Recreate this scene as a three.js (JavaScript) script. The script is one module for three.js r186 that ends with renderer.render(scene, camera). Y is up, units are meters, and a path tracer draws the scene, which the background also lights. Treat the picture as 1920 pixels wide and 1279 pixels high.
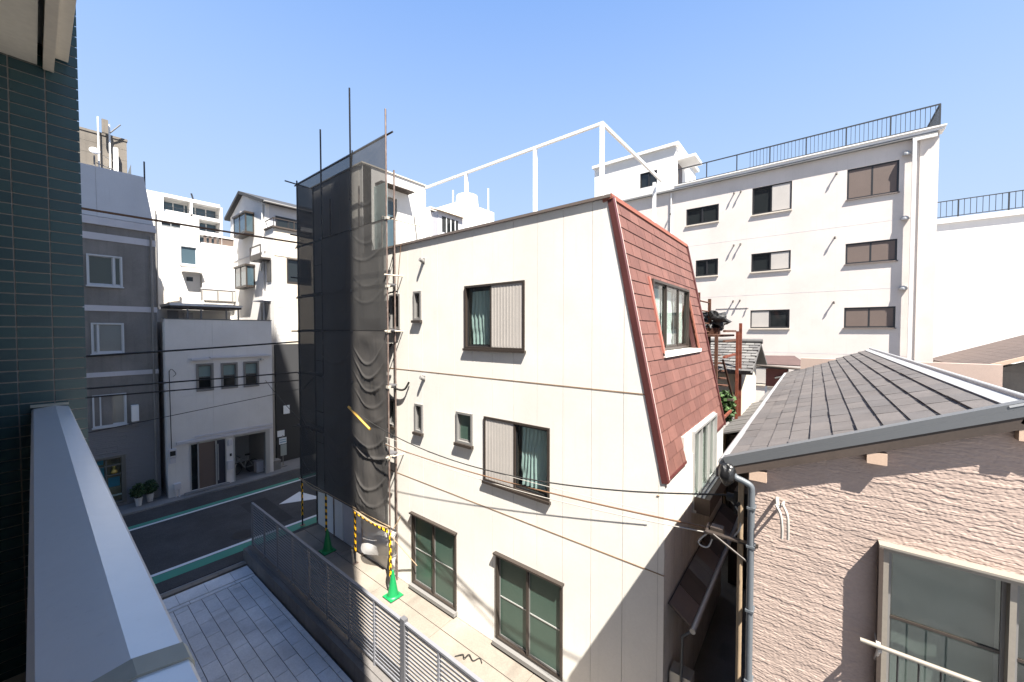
import * as THREE from 'three';
import { mergeGeometries } from 'three/addons/utils/BufferGeometryUtils.js';

// ---------------------------------------------------------------- camera, sky, sun, exposure
const scene = new THREE.Scene();
const camera = new THREE.PerspectiveCamera(83.62, 1024 / 682, 0.05, 600);
camera.position.set(0, 7, 0);
camera.rotation.order = 'YXZ';
camera.rotation.y = THREE.MathUtils.degToRad(-51.47);
camera.rotation.x = THREE.MathUtils.degToRad(-1.482);
scene.add(camera);
const EXPOSURE = 3.9;
{
  const w = 256, h = 128, d = new Float32Array(w * h * 4);
  const stops = [[-90, .55, .60, .68], [-2, .62, .70, .84], [0, .66, .81, 1.02], [8, .61, .78, 1.05], [18, .51, .71, 1.05], [30, .385, .60, 1.03], [42, .26, .475, .97], [60, .18, .385, .88], [90, .14, .33, .80]];
  for (let j = 0; j < h; j++) {
    const el = ((j + .5) / h - .5) * 180;
    let k = 0; while (k < stops.length - 2 && el > stops[k + 1][0]) k++;
    const a = stops[k], b = stops[k + 1], t = Math.min(1, Math.max(0, (el - a[0]) / (b[0] - a[0])));
    for (let i = 0; i < w; i++) for (let c = 0; c < 4; c++) d[(j * w + i) * 4 + c] = c === 3 ? 1 : (a[c + 1] + (b[c + 1] - a[c + 1]) * t) / EXPOSURE;
  }
  const sky = new THREE.DataTexture(d, w, h, THREE.RGBAFormat, THREE.FloatType);
  sky.mapping = THREE.EquirectangularReflectionMapping;
  sky.magFilter = THREE.LinearFilter; sky.minFilter = THREE.LinearFilter; sky.needsUpdate = true;
  scene.background = sky; scene.environment = sky;
}
const sun = new THREE.DirectionalLight(new THREE.Color(1, .94, .85), 5);
sun.position.set(-0.50 * 60, 1.87 * 60, 1.0 * 60);
sun.target.position.set(6, 0, -8);
sun.position.add(sun.target.position);
sun.castShadow = true;
Object.assign(sun.shadow.camera, { left: -60, right: 60, top: 60, bottom: -60, near: 1, far: 300 });
sun.shadow.mapSize.set(4096, 4096);
scene.add(sun, sun.target);
const renderer = new THREE.WebGLRenderer();
renderer.toneMapping = THREE.LinearToneMapping;
renderer.toneMappingExposure = EXPOSURE;
renderer.shadowMap.enabled = true;

// ---------------------------------------------------------------- helpers
// u runs along the street (X), v runs from the balcony towards the street (-Z), y is up
let seed = 7;
const rnd = () => { seed = (seed * 1664525 + 1013904223) >>> 0; return seed / 4294967296; };
const rr = (a, b) => a + (b - a) * rnd();
const hash = (x, y, s) => { let n = (x * 374761393 + y * 668265263 + s * 982451653) | 0; n = Math.imul(n ^ (n >>> 13), 1274126177); return ((n ^ (n >>> 16)) >>> 0) / 4294967296; };
function noise(x, y, s = 0, px = 0, py = 0) {   // value noise, tiling when px, py are given
  const x0 = Math.floor(x), y0 = Math.floor(y), fx = x - x0, fy = y - y0, sx = fx * fx * (3 - 2 * fx), sy = fy * fy * (3 - 2 * fy);
  const w = (a, p) => p ? ((a % p) + p) % p : a;
  const h = (i, j) => hash(w(x0 + i, px), w(y0 + j, py), s);
  return (h(0, 0) * (1 - sx) + h(1, 0) * sx) * (1 - sy) + (h(0, 1) * (1 - sx) + h(1, 1) * sx) * sy;
}
function texture(n, metres, fn, colour = true) {
  const d = new Uint8Array(n * n * 4);
  for (let j = 0; j < n; j++) for (let i = 0; i < n; i++) {
    const c = fn(i / n, j / n), o = (j * n + i) * 4, a = Array.isArray(c) ? c : [c, c, c];
    for (let k = 0; k < 3; k++) d[o + k] = Math.max(0, Math.min(255, a[k] * 255));
    d[o + 3] = 255;
  }
  const t = new THREE.DataTexture(d, n, n);
  t.wrapS = t.wrapT = THREE.RepeatWrapping; t.magFilter = THREE.LinearFilter; t.minFilter = THREE.LinearMipmapLinearFilter; t.generateMipmaps = true;
  if (colour) t.colorSpace = THREE.SRGBColorSpace;
  t.repeat.set(1 / metres, 1 / metres); t.needsUpdate = true;
  return t;
}
const tn = (x, y, p, s) => noise(x * p, y * p, s, p, p);
const fbm = (x, y, p, s) => tn(x, y, p, s) * .5 + tn(x, y, p * 2, s + 1) * .25 + tn(x, y, p * 4, s + 2) * .15 + tn(x, y, p * 8, s + 3) * .1;
const T = {
  grain: texture(512, 2.6, (x, y) => .90 + .07 * fbm(x, y, 5, 3) + .04 * tn(x, y, 200, 9)),
  wall: texture(512, 3.7, (x, y) => { const s = noise(x * 60, y * 3, 11, 60, 3), b = fbm(x, y, 4, 5); return .90 + .08 * b - .06 * Math.max(0, s - .72) * b * 2 + .02 * tn(x, y, 160, 8); }),
  dirty: texture(512, 3.1, (x, y) => { const s = noise(x * 40, y * 2, 21, 40, 2), b = fbm(x, y, 4, 15); return .74 + .22 * b - .16 * Math.max(0, s - .6) + .06 * tn(x, y, 180, 18); }),
  asphalt: texture(512, 1.9, (x, y) => { const a = tn(x, y, 230, 31), b = fbm(x, y, 4, 33); return .55 + .32 * a * a + .28 * b; }),
  concrete: texture(512, 3.3, (x, y) => { const b = fbm(x, y, 3, 41), c = tn(x, y, 9, 44), p = tn(x, y, 150, 45); return .70 + .22 * b + .06 * p - (c > .78 ? .10 * (c - .78) * 4 : 0); }),
  dust: texture(512, .9, (x, y) => { const b = fbm(x, y, 5, 91), s = tn(x, y, 70, 93), d = tn(x, y, 210, 94); return .94 + .04 * b - (d > .93 ? .025 : 0) + .012 * s; }),
  slate: texture(512, 1.3, (x, y) => .74 + .2 * fbm(x, y, 6, 51) + .12 * tn(x, y, 220, 52)),
  rust: texture(256, .7, (x, y) => { const b = fbm(x, y, 6, 61); return [.55 + .4 * b, .45 + .45 * b, .4 + .5 * b]; }),
  fine: texture(256, .16, (x, y) => tn(x, y, 64, 71) * .6 + tn(x, y, 128, 72) * .4, false),
  stone: texture(512, 1.5, (x, y) => { const r = Math.floor(y * 20), o = hash(r, 3, 81), c = Math.floor((x + o) * 5); const e = Math.min((y * 20) % 1, 1 - (y * 20) % 1); return .25 + .5 * hash(c % 5, r, 82) + .25 * fbm(x, y, 16, 83) - (e < .08 ? .3 : 0); }, false),
  stripe: texture(128, .42, (x, y) => ((x + y * 1) % .5) < .25 ? [.95, .72, .08] : [.04, .04, .04]),
};
function mat(rgb, o = {}) {
  const { tex, rough = .8, metal = 0, bump, bumpMap, ...rest } = o;
  const m = new (rest.physical ? THREE.MeshPhysicalMaterial : THREE.MeshStandardMaterial)();
  delete rest.physical;
  m.color.setRGB(...rgb); m.roughness = rough; m.metalness = metal;
  if (tex) m.map = tex;
  if (bump) { m.bumpMap = bumpMap || T.fine; m.bumpScale = bump; }
  Object.assign(m, rest);
  return m;
}
const glassPane = (rgb = [.9, .95, .93], o = {}) => mat(rgb, { physical: true, rough: .03, transmission: 1, thickness: 0, ior: 1.5, ...o });
const M = {
  cream: mat([.775, .745, .69], { tex: T.wall, rough: .75, bump: .0008 }),
  creamB: mat([.70, .67, .62], { tex: T.dirty, rough: .75, bump: .0008 }),
  jointGrey: mat([.20, .18, .155], { tex: T.grain, rough: .9 }),
  interior: mat([.32, .30, .27], { tex: T.grain }),
  brownFrame: mat([.035, .027, .022], { rough: .45 }),
  darkFrame: mat([.018, .018, .02], { rough: .4 }),
  silver: mat([.42, .42, .41], { rough: .38, metal: .35 }),
  greyFrame: mat([.17, .165, .16], { rough: .5 }),
  whiteFrame: mat([.5, .52, .54], { rough: .45 }),
  shutter: mat([.46, .43, .40], { tex: T.grain, rough: .55 }),
  sashBeige: mat([.25, .225, .19], { tex: T.grain, rough: .5 }),
  shutterBrown: mat([.135, .10, .085], { tex: T.grain, rough: .6 }),
  trim: mat([.36, .23, .13], { tex: T.dirty, rough: .7 }),
  clear: glassPane(),
  darkGlass: mat([.014, .017, .018], { physical: true, rough: .04, ior: 1.52, specularIntensity: 1 }),
  blueGlass: mat([.05, .08, .10], { physical: true, rough: .05 }),
  frosted: mat([.055, .095, .075], { physical: true, rough: .3, tex: T.grain }),
  curtain: mat([.62, .72, .72], { physical: true, rough: .95, transmission: .3, thickness: 0, side: THREE.DoubleSide }),
  curtainWhite: mat([.75, .76, .74], { physical: true, rough: .95, transmission: .35, thickness: 0, side: THREE.DoubleSide }),
  capMetal: mat([.16, .13, .115], { rough: .5, metal: .2 }),
  redA: mat([.160, .067, .052], { tex: T.slate, rough: .78, bump: .001 }),
  redB: mat([.138, .056, .044], { tex: T.slate, rough: .8, bump: .001 }),
  redC: mat([.182, .079, .062], { tex: T.slate, rough: .76, bump: .001 }),
  redTrim: mat([.10, .027, .025], { tex: T.dirty, rough: .5 }),
  red2: mat([.24, .08, .05], { tex: T.grain, rough: .6 }),
  white: mat([.75, .73, .70], { tex: T.wall, rough: .75, bump: .0006 }),
  whiteWarm: mat([.63, .575, .535], { tex: T.wall, rough: .78, bump: .0006 }),
  whitePaint: mat([.76, .77, .77], { rough: .5 }),
  black: mat([.012, .012, .012], { rough: .6 }),
  railing: mat([.02, .024, .03], { rough: .5 }),
  cable: mat([.015, .014, .013], { rough: .7 }),
  cableBrown: mat([.14, .075, .04], { rough: .7 }),
  cablePale: mat([.35, .33, .30], { rough: .7 }),
  pole: mat([.33, .31, .29], { tex: T.rust, rough: .5, metal: .5 }),
  poleDark: mat([.035, .035, .038], { rough: .5, metal: .3 }),
  clamp: mat([.55, .50, .42], { rough: .5, metal: .4 }),
  net: mat([.037, .035, .033], { rough: .95, transparent: true, opacity: .81, side: THREE.DoubleSide }),
  netDense: mat([.048, .044, .041], { rough: .92, transparent: true, opacity: .90, side: THREE.DoubleSide }),
  netMid: mat([.042, .040, .038], { rough: .94, transparent: true, opacity: .86, side: THREE.DoubleSide }),
  sheet: mat([.55, .54, .53], { rough: .6, transparent: true, opacity: .75, side: THREE.DoubleSide }),
  stripe: mat([1, 1, 1], { tex: T.stripe, rough: .5 }),
  cone: mat([.005, .22, .065], { rough: .45, tex: T.grain }),
  coneBase: mat([.01, .10, .05], { rough: .7 }),
  tile: [[.013, .046, .050], [.011, .040, .046], [.015, .050, .053]].map(c => mat(c, { physical: true, rough: .42, clearcoat: .25, clearcoatRoughness: .15 })),
  grout: mat([.36, .32, .29], { tex: T.grain, rough: .9 }),
  coping: mat([.66, .67, .68], { rough: .3, metal: .35, tex: T.dust }),
  sealant: mat([.34, .33, .27], { rough: .8, tex: T.grain }),
  soffit: mat([.72, .70, .62], { tex: T.grain, rough: .8 }),
  fascia: mat([.68, .64, .56], { tex: T.grain, rough: .6 }),
  asphalt: mat([.075, .075, .079], { tex: T.asphalt, rough: .92, bump: .003 }),
  paintWhite: mat([.72, .74, .75], { tex: T.grain, rough: .7 }),
  paintGreen: mat([.06, .27, .19], { tex: T.grain, rough: .75 }),
  concrete: mat([.27, .235, .195], { tex: T.concrete, rough: .9, bump: .0015 }),
  concreteGrey: mat([.27, .27, .27], { tex: T.concrete, rough: .9, bump: .0015 }),
  concreteOld: mat([.21, .187, .16], { tex: T.dirty, rough: .9 }),
  darkSoil: mat([.045, .042, .04], { tex: T.concrete, rough: .95 }),
  paver: [[.80, .80, .81], [.77, .775, .785], [.82, .82, .825], [.73, .735, .755]].map(c => mat(c, { tex: T.concrete, rough: .75, bump: .0008 })),
  joint: mat([.03, .03, .033], { rough: .95 }),
  kerb: mat([.19, .178, .17], { tex: T.dirty, rough: .9 }),
  fence: mat([.225, .23, .25], { rough: .45, metal: .3 }),
  fenceDark: mat([.13, .13, .14], { rough: .5, metal: .3 }),
  greyWall: mat([.27, .255, .24], { tex: T.dirty, rough: .85, bump: .001 }),
  greyPanel: mat([.56, .57, .60], { tex: T.wall, rough: .6 }),
  greyBand: mat([.58, .57, .60], { tex: T.wall, rough: .8 }),
  stone: mat([.19, .188, .195], { rough: .9, bump: .02, bumpMap: T.stone }),
  beigeWall: mat([.70, .68, .66], { tex: T.wall, rough: .8 }),
  darkWall: mat([.03, .031, .034], { tex: T.grain, rough: .8 }),
  stucco: mat([.445, .345, .295], { tex: T.grain, rough: .95 }),
  brownTrim: mat([.082, .060, .048], { tex: T.dirty, rough: .7 }),
  purlin: mat([.55, .40, .30], { tex: T.grain, rough: .8 }),
  slate: [[.104, .093, .089], [.092, .083, .080], [.116, .104, .099], [.098, .090, .088]].map(c => mat(c, { tex: T.slate, rough: .72, bump: .001 })),
  flashing: mat([.125, .132, .14], { rough: .45, metal: .3 }),
  flashingPale: mat([.40, .41, .42], { rough: .4, metal: .35 }),
  pipeGrey: mat([.085, .096, .108], { rough: .5 }),
  rust: mat([.23, .062, .026], { tex: T.rust, rough: .9, bump: .002 }),
  rustDark: mat([.13, .06, .03], { tex: T.rust, rough: .9, bump: .002 }),
  yellow: mat([.62, .36, .07], { rough: .55 }),
  oldTile: [[.15, .145, .14], [.115, .11, .108], [.18, .174, .165]].map(c => mat(c, { tex: T.dirty, rough: .85 })),
  roofBrown: mat([.095, .068, .058], { tex: T.slate, rough: .7 }),
  leaf: [[.035, .085, .02], [.03, .07, .018], [.06, .13, .028]].map(c => mat(c, { physical: true, rough: .8, transmission: .3, thickness: 0, side: THREE.DoubleSide })),
  leafDark: [[.02, .055, .02], [.03, .07, .025]].map(c => mat(c, { rough: .8, side: THREE.DoubleSide })),
  potWhite: mat([.6, .6, .6], { rough: .6, tex: T.grain }),
  bluePoster: mat([.06, .30, .46], { rough: .5, tex: T.grain }),
  gold: mat([.55, .38, .10], { rough: .45, metal: .3 }),
  signWhite: mat([.66, .70, .74], { rough: .5 }),
  signBlue: mat([.16, .30, .42], { rough: .5 }),
  paleGlass: mat([.62, .76, .76], { physical: true, rough: .15, transmission: .55, thickness: 0 }),
  wood: mat([.34, .25, .16], { tex: T.dirty, rough: .85 }),
  tan: mat([.56, .50, .42], { tex: T.wall, rough: .8 }),
};

function prep(g) {
  if (g.index) g = g.toNonIndexed();
  for (const k of Object.keys(g.attributes)) if (k !== 'position' && k !== 'normal') g.deleteAttribute(k);
  g.morphAttributes = {};
  return g;
}
function boxUV(g) {
  const p = g.attributes.position, n = g.attributes.normal, uv = new Float32Array(p.count * 2);
  for (let t = 0; t < p.count; t += 3) {
    let nx = 0, ny = 0, nz = 0;
    for (let k = 0; k < 3; k++) { nx += n.getX(t + k); ny += n.getY(t + k); nz += n.getZ(t + k); }
    nx = Math.abs(nx); ny = Math.abs(ny); nz = Math.abs(nz);
    for (let k = 0; k < 3; k++) {
      const i = t + k, x = p.getX(i), y = p.getY(i), z = p.getZ(i);
      uv[i * 2] = nx >= ny && nx >= nz ? z : x; uv[i * 2 + 1] = ny > nx && ny >= nz ? z : y;
    }
  }
  g.setAttribute('uv', new THREE.BufferAttribute(uv, 2));
  return g;
}
const taken = {};
function numbered(name) { const k = taken[name] = (taken[name] ?? -1) + 1; return k ? `${name}_${String(k).padStart(3, '0')}` : name; }
function thing(name, label, category, [u, y, v] = [0, 0, 0], group) {
  const o = new THREE.Group(); o.name = numbered(name); o.position.set(u, y, -v); scene.add(o);
  o.userData = { label, category }; if (group) o.userData.group = group;
  return o;
}
function offsetOf(o) { const p = new THREE.Vector3(); while (o && o !== scene) { p.add(o.position); o = o.parent; } return p; }
function shade(m) { m.castShadow = true; m.receiveShadow = true; return m; }
// one mesh from world-space geometries, put under its parent
function part(name, geos, m, parent = scene, extra) {
  geos = (Array.isArray(geos) ? geos : [geos]).map(prep);
  const g = boxUV(geos.length > 1 ? mergeGeometries(geos) : geos[0]);
  const off = offsetOf(parent);
  g.translate(-off.x, -off.y, -off.z);
  const mesh = shade(new THREE.Mesh(g, m)); mesh.name = parent === scene ? numbered(name) : name;
  if (extra) Object.assign(mesh.userData, extra);
  parent.add(mesh);
  return mesh;
}
function solo(name, geos, m, label, category, group) { const o = part(name, geos, m, scene, { label, category }); if (group) o.userData.group = group; return o; }
function structure(name, geos, m) { return part(name, geos, m, scene, { kind: 'structure' }); }
function box(u0, u1, y0, y1, v0, v1) { const g = new THREE.BoxGeometry(Math.abs(u1 - u0), Math.abs(y1 - y0), Math.abs(v1 - v0)); g.translate((u0 + u1) / 2, (y0 + y1) / 2, -(v0 + v1) / 2); return g; }
const W = (u, y, v) => new THREE.Vector3(u, y, -v);
function rod(a, b, r, n = 8, r2 = r) {
  const A = W(...a), B = W(...b), d = B.clone().sub(A), L = d.length();
  const g = new THREE.CylinderGeometry(r2, r, L, n); g.translate(0, L / 2, 0);
  g.applyQuaternion(new THREE.Quaternion().setFromUnitVectors(new THREE.Vector3(0, 1, 0), d.normalize())); g.translate(A.x, A.y, A.z);
  return g;
}
function tube(pts, r, n = 24, k = 6) { return new THREE.TubeGeometry(new THREE.CatmullRomCurve3(pts.map(p => W(...p))), n, r, k); }
// a local frame: x along the surface, y up the surface, z outwards
function frame(o, x, y) { const X = x.clone().normalize(), Y = y.clone().normalize(), Z = X.clone().cross(Y); const m = new THREE.Matrix4().makeBasis(X, Y, Z); m.setPosition(o); return m; }
const FU = u => frame(new THREE.Vector3(u, 0, 0), new THREE.Vector3(0, 0, 1), new THREE.Vector3(0, 1, 0));   // faces -X; x is -v
const FV = v => frame(new THREE.Vector3(0, 0, -v), new THREE.Vector3(1, 0, 0), new THREE.Vector3(0, 1, 0));   // faces +Z; x is u
function fbox(F, x0, x1, y0, y1, z0, z1) { const g = new THREE.BoxGeometry(Math.abs(x1 - x0), Math.abs(y1 - y0), Math.abs(z1 - z0)); g.translate((x0 + x1) / 2, (y0 + y1) / 2, (z0 + z1) / 2); g.applyMatrix4(F); return g; }
function slab(F, poly, holes, z0, z1) {
  const s = new THREE.Shape(poly.map(p => new THREE.Vector2(...p)));
  for (const [x0, x1, y0, y1] of holes) { const h = new THREE.Path(); h.moveTo(x0, y0); h.lineTo(x0, y1); h.lineTo(x1, y1); h.lineTo(x1, y0); h.closePath(); s.holes.push(h); }
  const g = new THREE.ExtrudeGeometry(s, { depth: z1 - z0, bevelEnabled: false }); g.translate(0, 0, z0); g.applyMatrix4(F); return g;
}
function cutPoly(poly, nx, ny, d) {     // keep nx*x + ny*y <= d
  const out = [];
  poly.forEach((p, i) => { const q = poly[(i + 1) % poly.length], a = nx * p[0] + ny * p[1] - d, b = nx * q[0] + ny * q[1] - d; if (a <= 0) out.push(p); if (a * b < 0) { const t = a / (a - b); out.push([p[0] + (q[0] - p[0]) * t, p[1] + (q[1] - p[1]) * t]); } });
  return out;
}
function rectMinus(r, holes) {
  let list = [r];
  for (const h of holes) list = list.flatMap(([x0, x1, y0, y1]) => {
    const a = Math.max(x0, h[0]), b = Math.min(x1, h[1]), c = Math.max(y0, h[2]), d = Math.min(y1, h[3]);
    if (a >= b || c >= d) return [[x0, x1, y0, y1]];
    return [[x0, a, y0, y1], [b, x1, y0, y1], [a, b, y0, c], [a, b, d, y1]].filter(q => q[1] - q[0] > .004 && q[3] - q[2] > .004);
  });
  return list;
}
function islands(list) {     // rectangles that share an edge belong together
  const out = [], left = [...list], near = (a, b) => a[0] <= b[1] + .001 && b[0] <= a[1] + .001 && a[2] <= b[3] + .001 && b[2] <= a[3] + .001;
  while (left.length) { const g = [left.pop()]; for (let i = 0; i < g.length; i++) for (let k = left.length - 1; k >= 0; k--) if (near(g[i], left[k])) g.push(...left.splice(k, 1)); out.push(g); }
  return out;
}
function curtain(F, x0, x1, y0, y1, z, amp = .022, wave = .11, sd = 1) {
  const n = Math.max(8, Math.round((x1 - x0) / wave * 8)), g = new THREE.PlaneGeometry(x1 - x0, y1 - y0, n, 6), p = g.attributes.position;
  for (let i = 0; i < p.count; i++) { const x = p.getX(i), t = (p.getY(i) / (y1 - y0) + .5); p.setZ(i, Math.sin((x / wave + noise(x * 3, t * 2, sd) * 1.6) * 6.283) * amp * (.55 + .5 * (1 - t))); p.setX(i, x + (noise(x * 5, 1, sd + 3) - .5) * .03 * (1 - t)); }
  g.computeVertexNormals(); g.translate((x0 + x1) / 2, (y0 + y1) / 2, z); g.applyMatrix4(F); return g;
}
// a window set in a wall opening: frame, panes, sill, shutters and curtains are its children
function win(F, parent, [x0, x1, y0, y1], o = {}) {
  const w = o.w ?? .04, zo = o.out ?? .025, zi = o.inn ?? -.1, fm = o.frame || M.brownFrame, gm = o.glass || M.darkGlass, zp = o.zp ?? -.05;
  const fr = [fbox(F, x0, x0 + w, y0, y1, zi, zo), fbox(F, x1 - w, x1, y0, y1, zi, zo), fbox(F, x0 + w, x1 - w, y1 - w, y1, zi, zo), fbox(F, x0 + w, x1 - w, y0, y0 + w, zi, zo)];
  const cols = o.cols ?? 2, xm = o.splits || Array.from({ length: cols - 1 }, (_, i) => x0 + (x1 - x0) * (i + 1) / cols);
  for (const x of xm) fr.push(fbox(F, x - w * .45, x + w * .45, y0 + w, y1 - w, zi + .012, zo - .012));
  const b = part('window', fr, fm, parent, o.label ? { label: o.label } : undefined);
  const xs = [x0 + w, ...xm, x1 - w];
  for (let i = 0; i < xs.length - 1; i++) {
    const a = xs[i] + (i ? w * .45 : 0), c = xs[i + 1] - (i < xs.length - 2 ? w * .45 : 0), z = zp + (i % 2 ? .022 : 0);
    if (o.shut && o.shut.includes(i)) {
      part('shutter', [fbox(F, a, c, y0 + w, y1 - w, zo - .03, zo - .016), ...(o.ribs === 0 ? [] : Array.from({ length: Math.round((c - a) / .085) }, (_, k) => fbox(F, a + .02 + k * .085, a + .03 + k * .085, y0 + w + .02, y1 - w - .02, zo - .016, zo - .011)))], o.shutMat || M.shutter, b);
      continue;
    }
    const s = o.sash ?? .026;
    if (s) part('sash', [fbox(F, a, a + s, y0 + w, y1 - w, z - .012, z + .012), fbox(F, c - s, c, y0 + w, y1 - w, z - .012, z + .012), fbox(F, a + s, c - s, y0 + w, y0 + w + s * 1.5, z - .012, z + .012), fbox(F, a + s, c - s, y1 - w - s, y1 - w, z - .012, z + .012)], o.sashMat || fm, b);
    const mid = o.mid ? [[y0 + w + s * 1.5, y0 + (y1 - y0) * o.mid - .012], [y0 + (y1 - y0) * o.mid + .012, y1 - w - s]] : [[y0 + w + s * 1.5, y1 - w - s]];
    if (o.mid) part('glazing_bar', fbox(F, a + s, c - s, y0 + (y1 - y0) * o.mid - .012, y0 + (y1 - y0) * o.mid + .012, z - .012, z + .014), o.barMat || M.silver, b);
    for (const [ya, yb] of mid) part('pane', fbox(F, a + s, c - s, ya, yb, z - .003, z + .003), gm, b);
    if (o.curtain && o.curtain.includes(i)) part('curtain', curtain(F, a + .05, c - .03, y0 + w + .05, y1 - w - .08, zp - .10, o.fold ?? .024, o.fold ? .26 : .105, i + Math.round(x0 * 10)), o.curtainMat || M.curtain, b);
  }
  if (o.sill !== 0) part('sill', fbox(F, x0 - .03, x1 + .03, y0 - (o.sillH ?? .055), y0 - .002, zi, zo + (o.sillOut ?? .05)), o.sillMat || fm, b);
  return b;
}
function leaves(cu, cy, cv, ru, ry, n, size, sd, droop = 0) {
  seed = sd; const gs = [];
  for (let i = 0; i < n; i++) {
    let a, b, c; do { a = rr(-1, 1); b = rr(-1, 1); c = rr(-1, 1); } while (a * a + b * b + c * c > 1);
    const g = new THREE.PlaneGeometry(size * rr(.5, 1.2), size * rr(.9, 1.9)); g.rotateX(rr(-1.5, 1.5)); g.rotateY(rr(0, 6.28)); g.rotateZ(rr(-.8, .8));
    g.translate(cu + a * ru, cy + b * ry - droop * (a * a + c * c), -(cv + c * ru)); gs.push(g);
  }
  return gs;
}
// pieces laid on a sloping surface in rows, cut round openings
function shingles(F, parent, [x0, x1, y0, y1], holes, rowH, w, mats, thick, name = 'shingle', gap = .006, jitter = .003, butt = .016) {
  const rows = Math.round((y1 - y0) / rowH), h = (y1 - y0) / rows;
  for (let r = 0; r < rows; r++) {
    const off = (r % 2 ? .5 : 0) * w;
    for (let x = x0 - off; x < x1 - .01; x += w) {
      for (const rects of islands(rectMinus([Math.max(x, x0) + gap / 2, Math.min(x + w, x1) - gap / 2, y0 + r * h, y0 + (r + 1) * h], holes).filter(q => q[1] - q[0] > .02))) {
      const lift = rr(0, jitter), gs = rects.map(([a, b, c, d]) => {
        const g = new THREE.BoxGeometry(b - a, d - c - .002, thick); g.translate((a + b) / 2, (c + d) / 2, thick / 2);
        const p = g.attributes.position;      // the lower edge stands proud
        for (let i = 0; i < p.count; i++) if (p.getY(i) < (c + d) / 2 && p.getZ(i) > thick * .5) p.setZ(i, thick + butt + lift);
        g.computeVertexNormals(); g.applyMatrix4(F); return g;
      });
      part(name, gs, mats[Math.floor(rnd() * mats.length)], parent);
      }
    }
  }
}

// ================================================================ THE SETTING
structure('ground', [box(-220, 260, -.6, -.13, -160, 300)], M.concreteGrey);
structure('road', [box(-60, 60, -.129, -.06, 13.7, 20.55)], M.asphalt);
{
  const mk = (a, m) => { // strip between two slightly skewed lines
    const g = new THREE.BufferGeometry(); const [u0, u1, va0, va1, vb0, vb1] = a, y = -.054;
    g.setAttribute('position', new THREE.BufferAttribute(new Float32Array([u0, y, -va0, u1, y, -va1, u1, y, -vb1, u0, y, -va0, u1, y, -vb1, u0, y, -vb0]), 3)); g.computeVertexNormals(); return g;
  };
  const skew = v => [v - 40 * .0125 + 0, v + 40 * .0125];
  const far = (a, b) => [-40, 40, 18.62 + a - 40 * .06 * .35, 18.62 + a + 40 * .06 * .35 + .3, 18.62 + b - 40 * .06 * .35, 18.62 + b + 40 * .06 * .35 + .3];
  structure('road_marking', mk(far(0, .13)), M.paintWhite);
  structure('road_marking', mk(far(.15, .42)), M.paintGreen);
  structure('road_marking', mk([-40, 40, 14.78, 14.78, 14.92, 14.92]), M.paintWhite);
  structure('road_marking', mk([-40, 40, 14.30, 14.30, 14.76, 14.76]), M.paintGreen);
  const g = new THREE.BufferGeometry();
  g.setAttribute('position', new THREE.BufferAttribute(new Float32Array([6.1, -.0535, -17.0, 7.5, -.054, -16.2, 7.15, -.054, -17.65]), 3)); g.computeVertexNormals();
  structure('road_marking', g, M.paintWhite);
  structure('road_patch', [box(-2.2, .9, -.0599, -.0575, 16.1, 17.0), box(5.1, 6.0, -.0599, -.0575, 15.3, 18.2)], mat([.05, .05, .053], { tex: T.asphalt, rough: .95 }));
  const mh = new THREE.CylinderGeometry(.32, .32, .006, 28); mh.translate(4.4, -.055, -15.45);
  structure('manhole_cover', mh, mat([.045, .045, .047], { rough: .6, metal: .5, tex: T.grain }));
}
{ // far pavement with its kerb stones, near kerb
  const p = structure('pavement', box(-60, 60, -.128, -.012, 20.72, 24), M.concreteGrey);
  for (let u = -1; u < 12; u += .6) part('kerb_stone', box(u + .004, u + .596, -.127, rr(-.004, .002), 20.55, 20.715), M.concreteGrey, p);
  const q = structure('near_kerb', box(-60, 3.9, -.128, -.03, 13.42, 13.6), M.concreteGrey);
  for (let u = .2; u < 3.9; u += .6) part('kerb_stone', box(u + .004, Math.min(u + .596, 3.88), -.127, -.008 + rr(-.004, .002), 13.32, 13.5), M.concrete, q);
}
{ // paved forecourt: pavers in a running bond, drain slot along the street edge
  const base = structure('paved_forecourt', box(-1.2, 3.86, -.125, -.022, -1, 13.2), M.joint);
  const mu = .281, mv = .586;
  for (let i = 0; i < 13; i++) {
    const u0 = .35 + i * mu, u1 = Math.min(u0 + mu, 3.84);
    for (let v = 5.2 - (i % 2) * mv / 2; v < 12.5; v += mv) {
      const top = Math.min(v + mv, 12.44); if (top - v < .05) continue;
      part('paver', box(u0 + .0065, u1 - .0065, -.021, rr(-.0015, .0015), v + .006, top - .006), M.paver[Math.floor(rnd() * 4)], base);
    }
  }
  for (let u = .4; u < 3.8; u += .99) part('drain_grating', box(u + .006, Math.min(u + .984, 3.83), -.021, -.002, 12.47, 12.60), M.paver[2], base);
  for (let u = .4; u < 3.8; u += .6) part('edge_slab', box(u + .004, Math.min(u + .596, 3.84), -.021, rr(-.001, .001), 12.63, 13.19), M.paver[Math.floor(rnd() * 4)], base);
}
{
  const s = structure('concrete_path', box(4.22, 6.335, -.128, -.03, -2.5, 14.0), M.concrete);
  for (let v = -.4; v < 13.8; v += 2.4) { part('path_slab', box(4.23, 5.82, -.029, -.002, v + .006, v + 2.394), M.concrete, s); part('path_slab', box(5.835, 6.32, -.029, .004, v + .006, v + 2.394), M.concrete, s); }
  structure('alley_floor', box(6.34, 24, -.128, -.06, -1.2, 1.86), M.concreteGrey);
}

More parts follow.
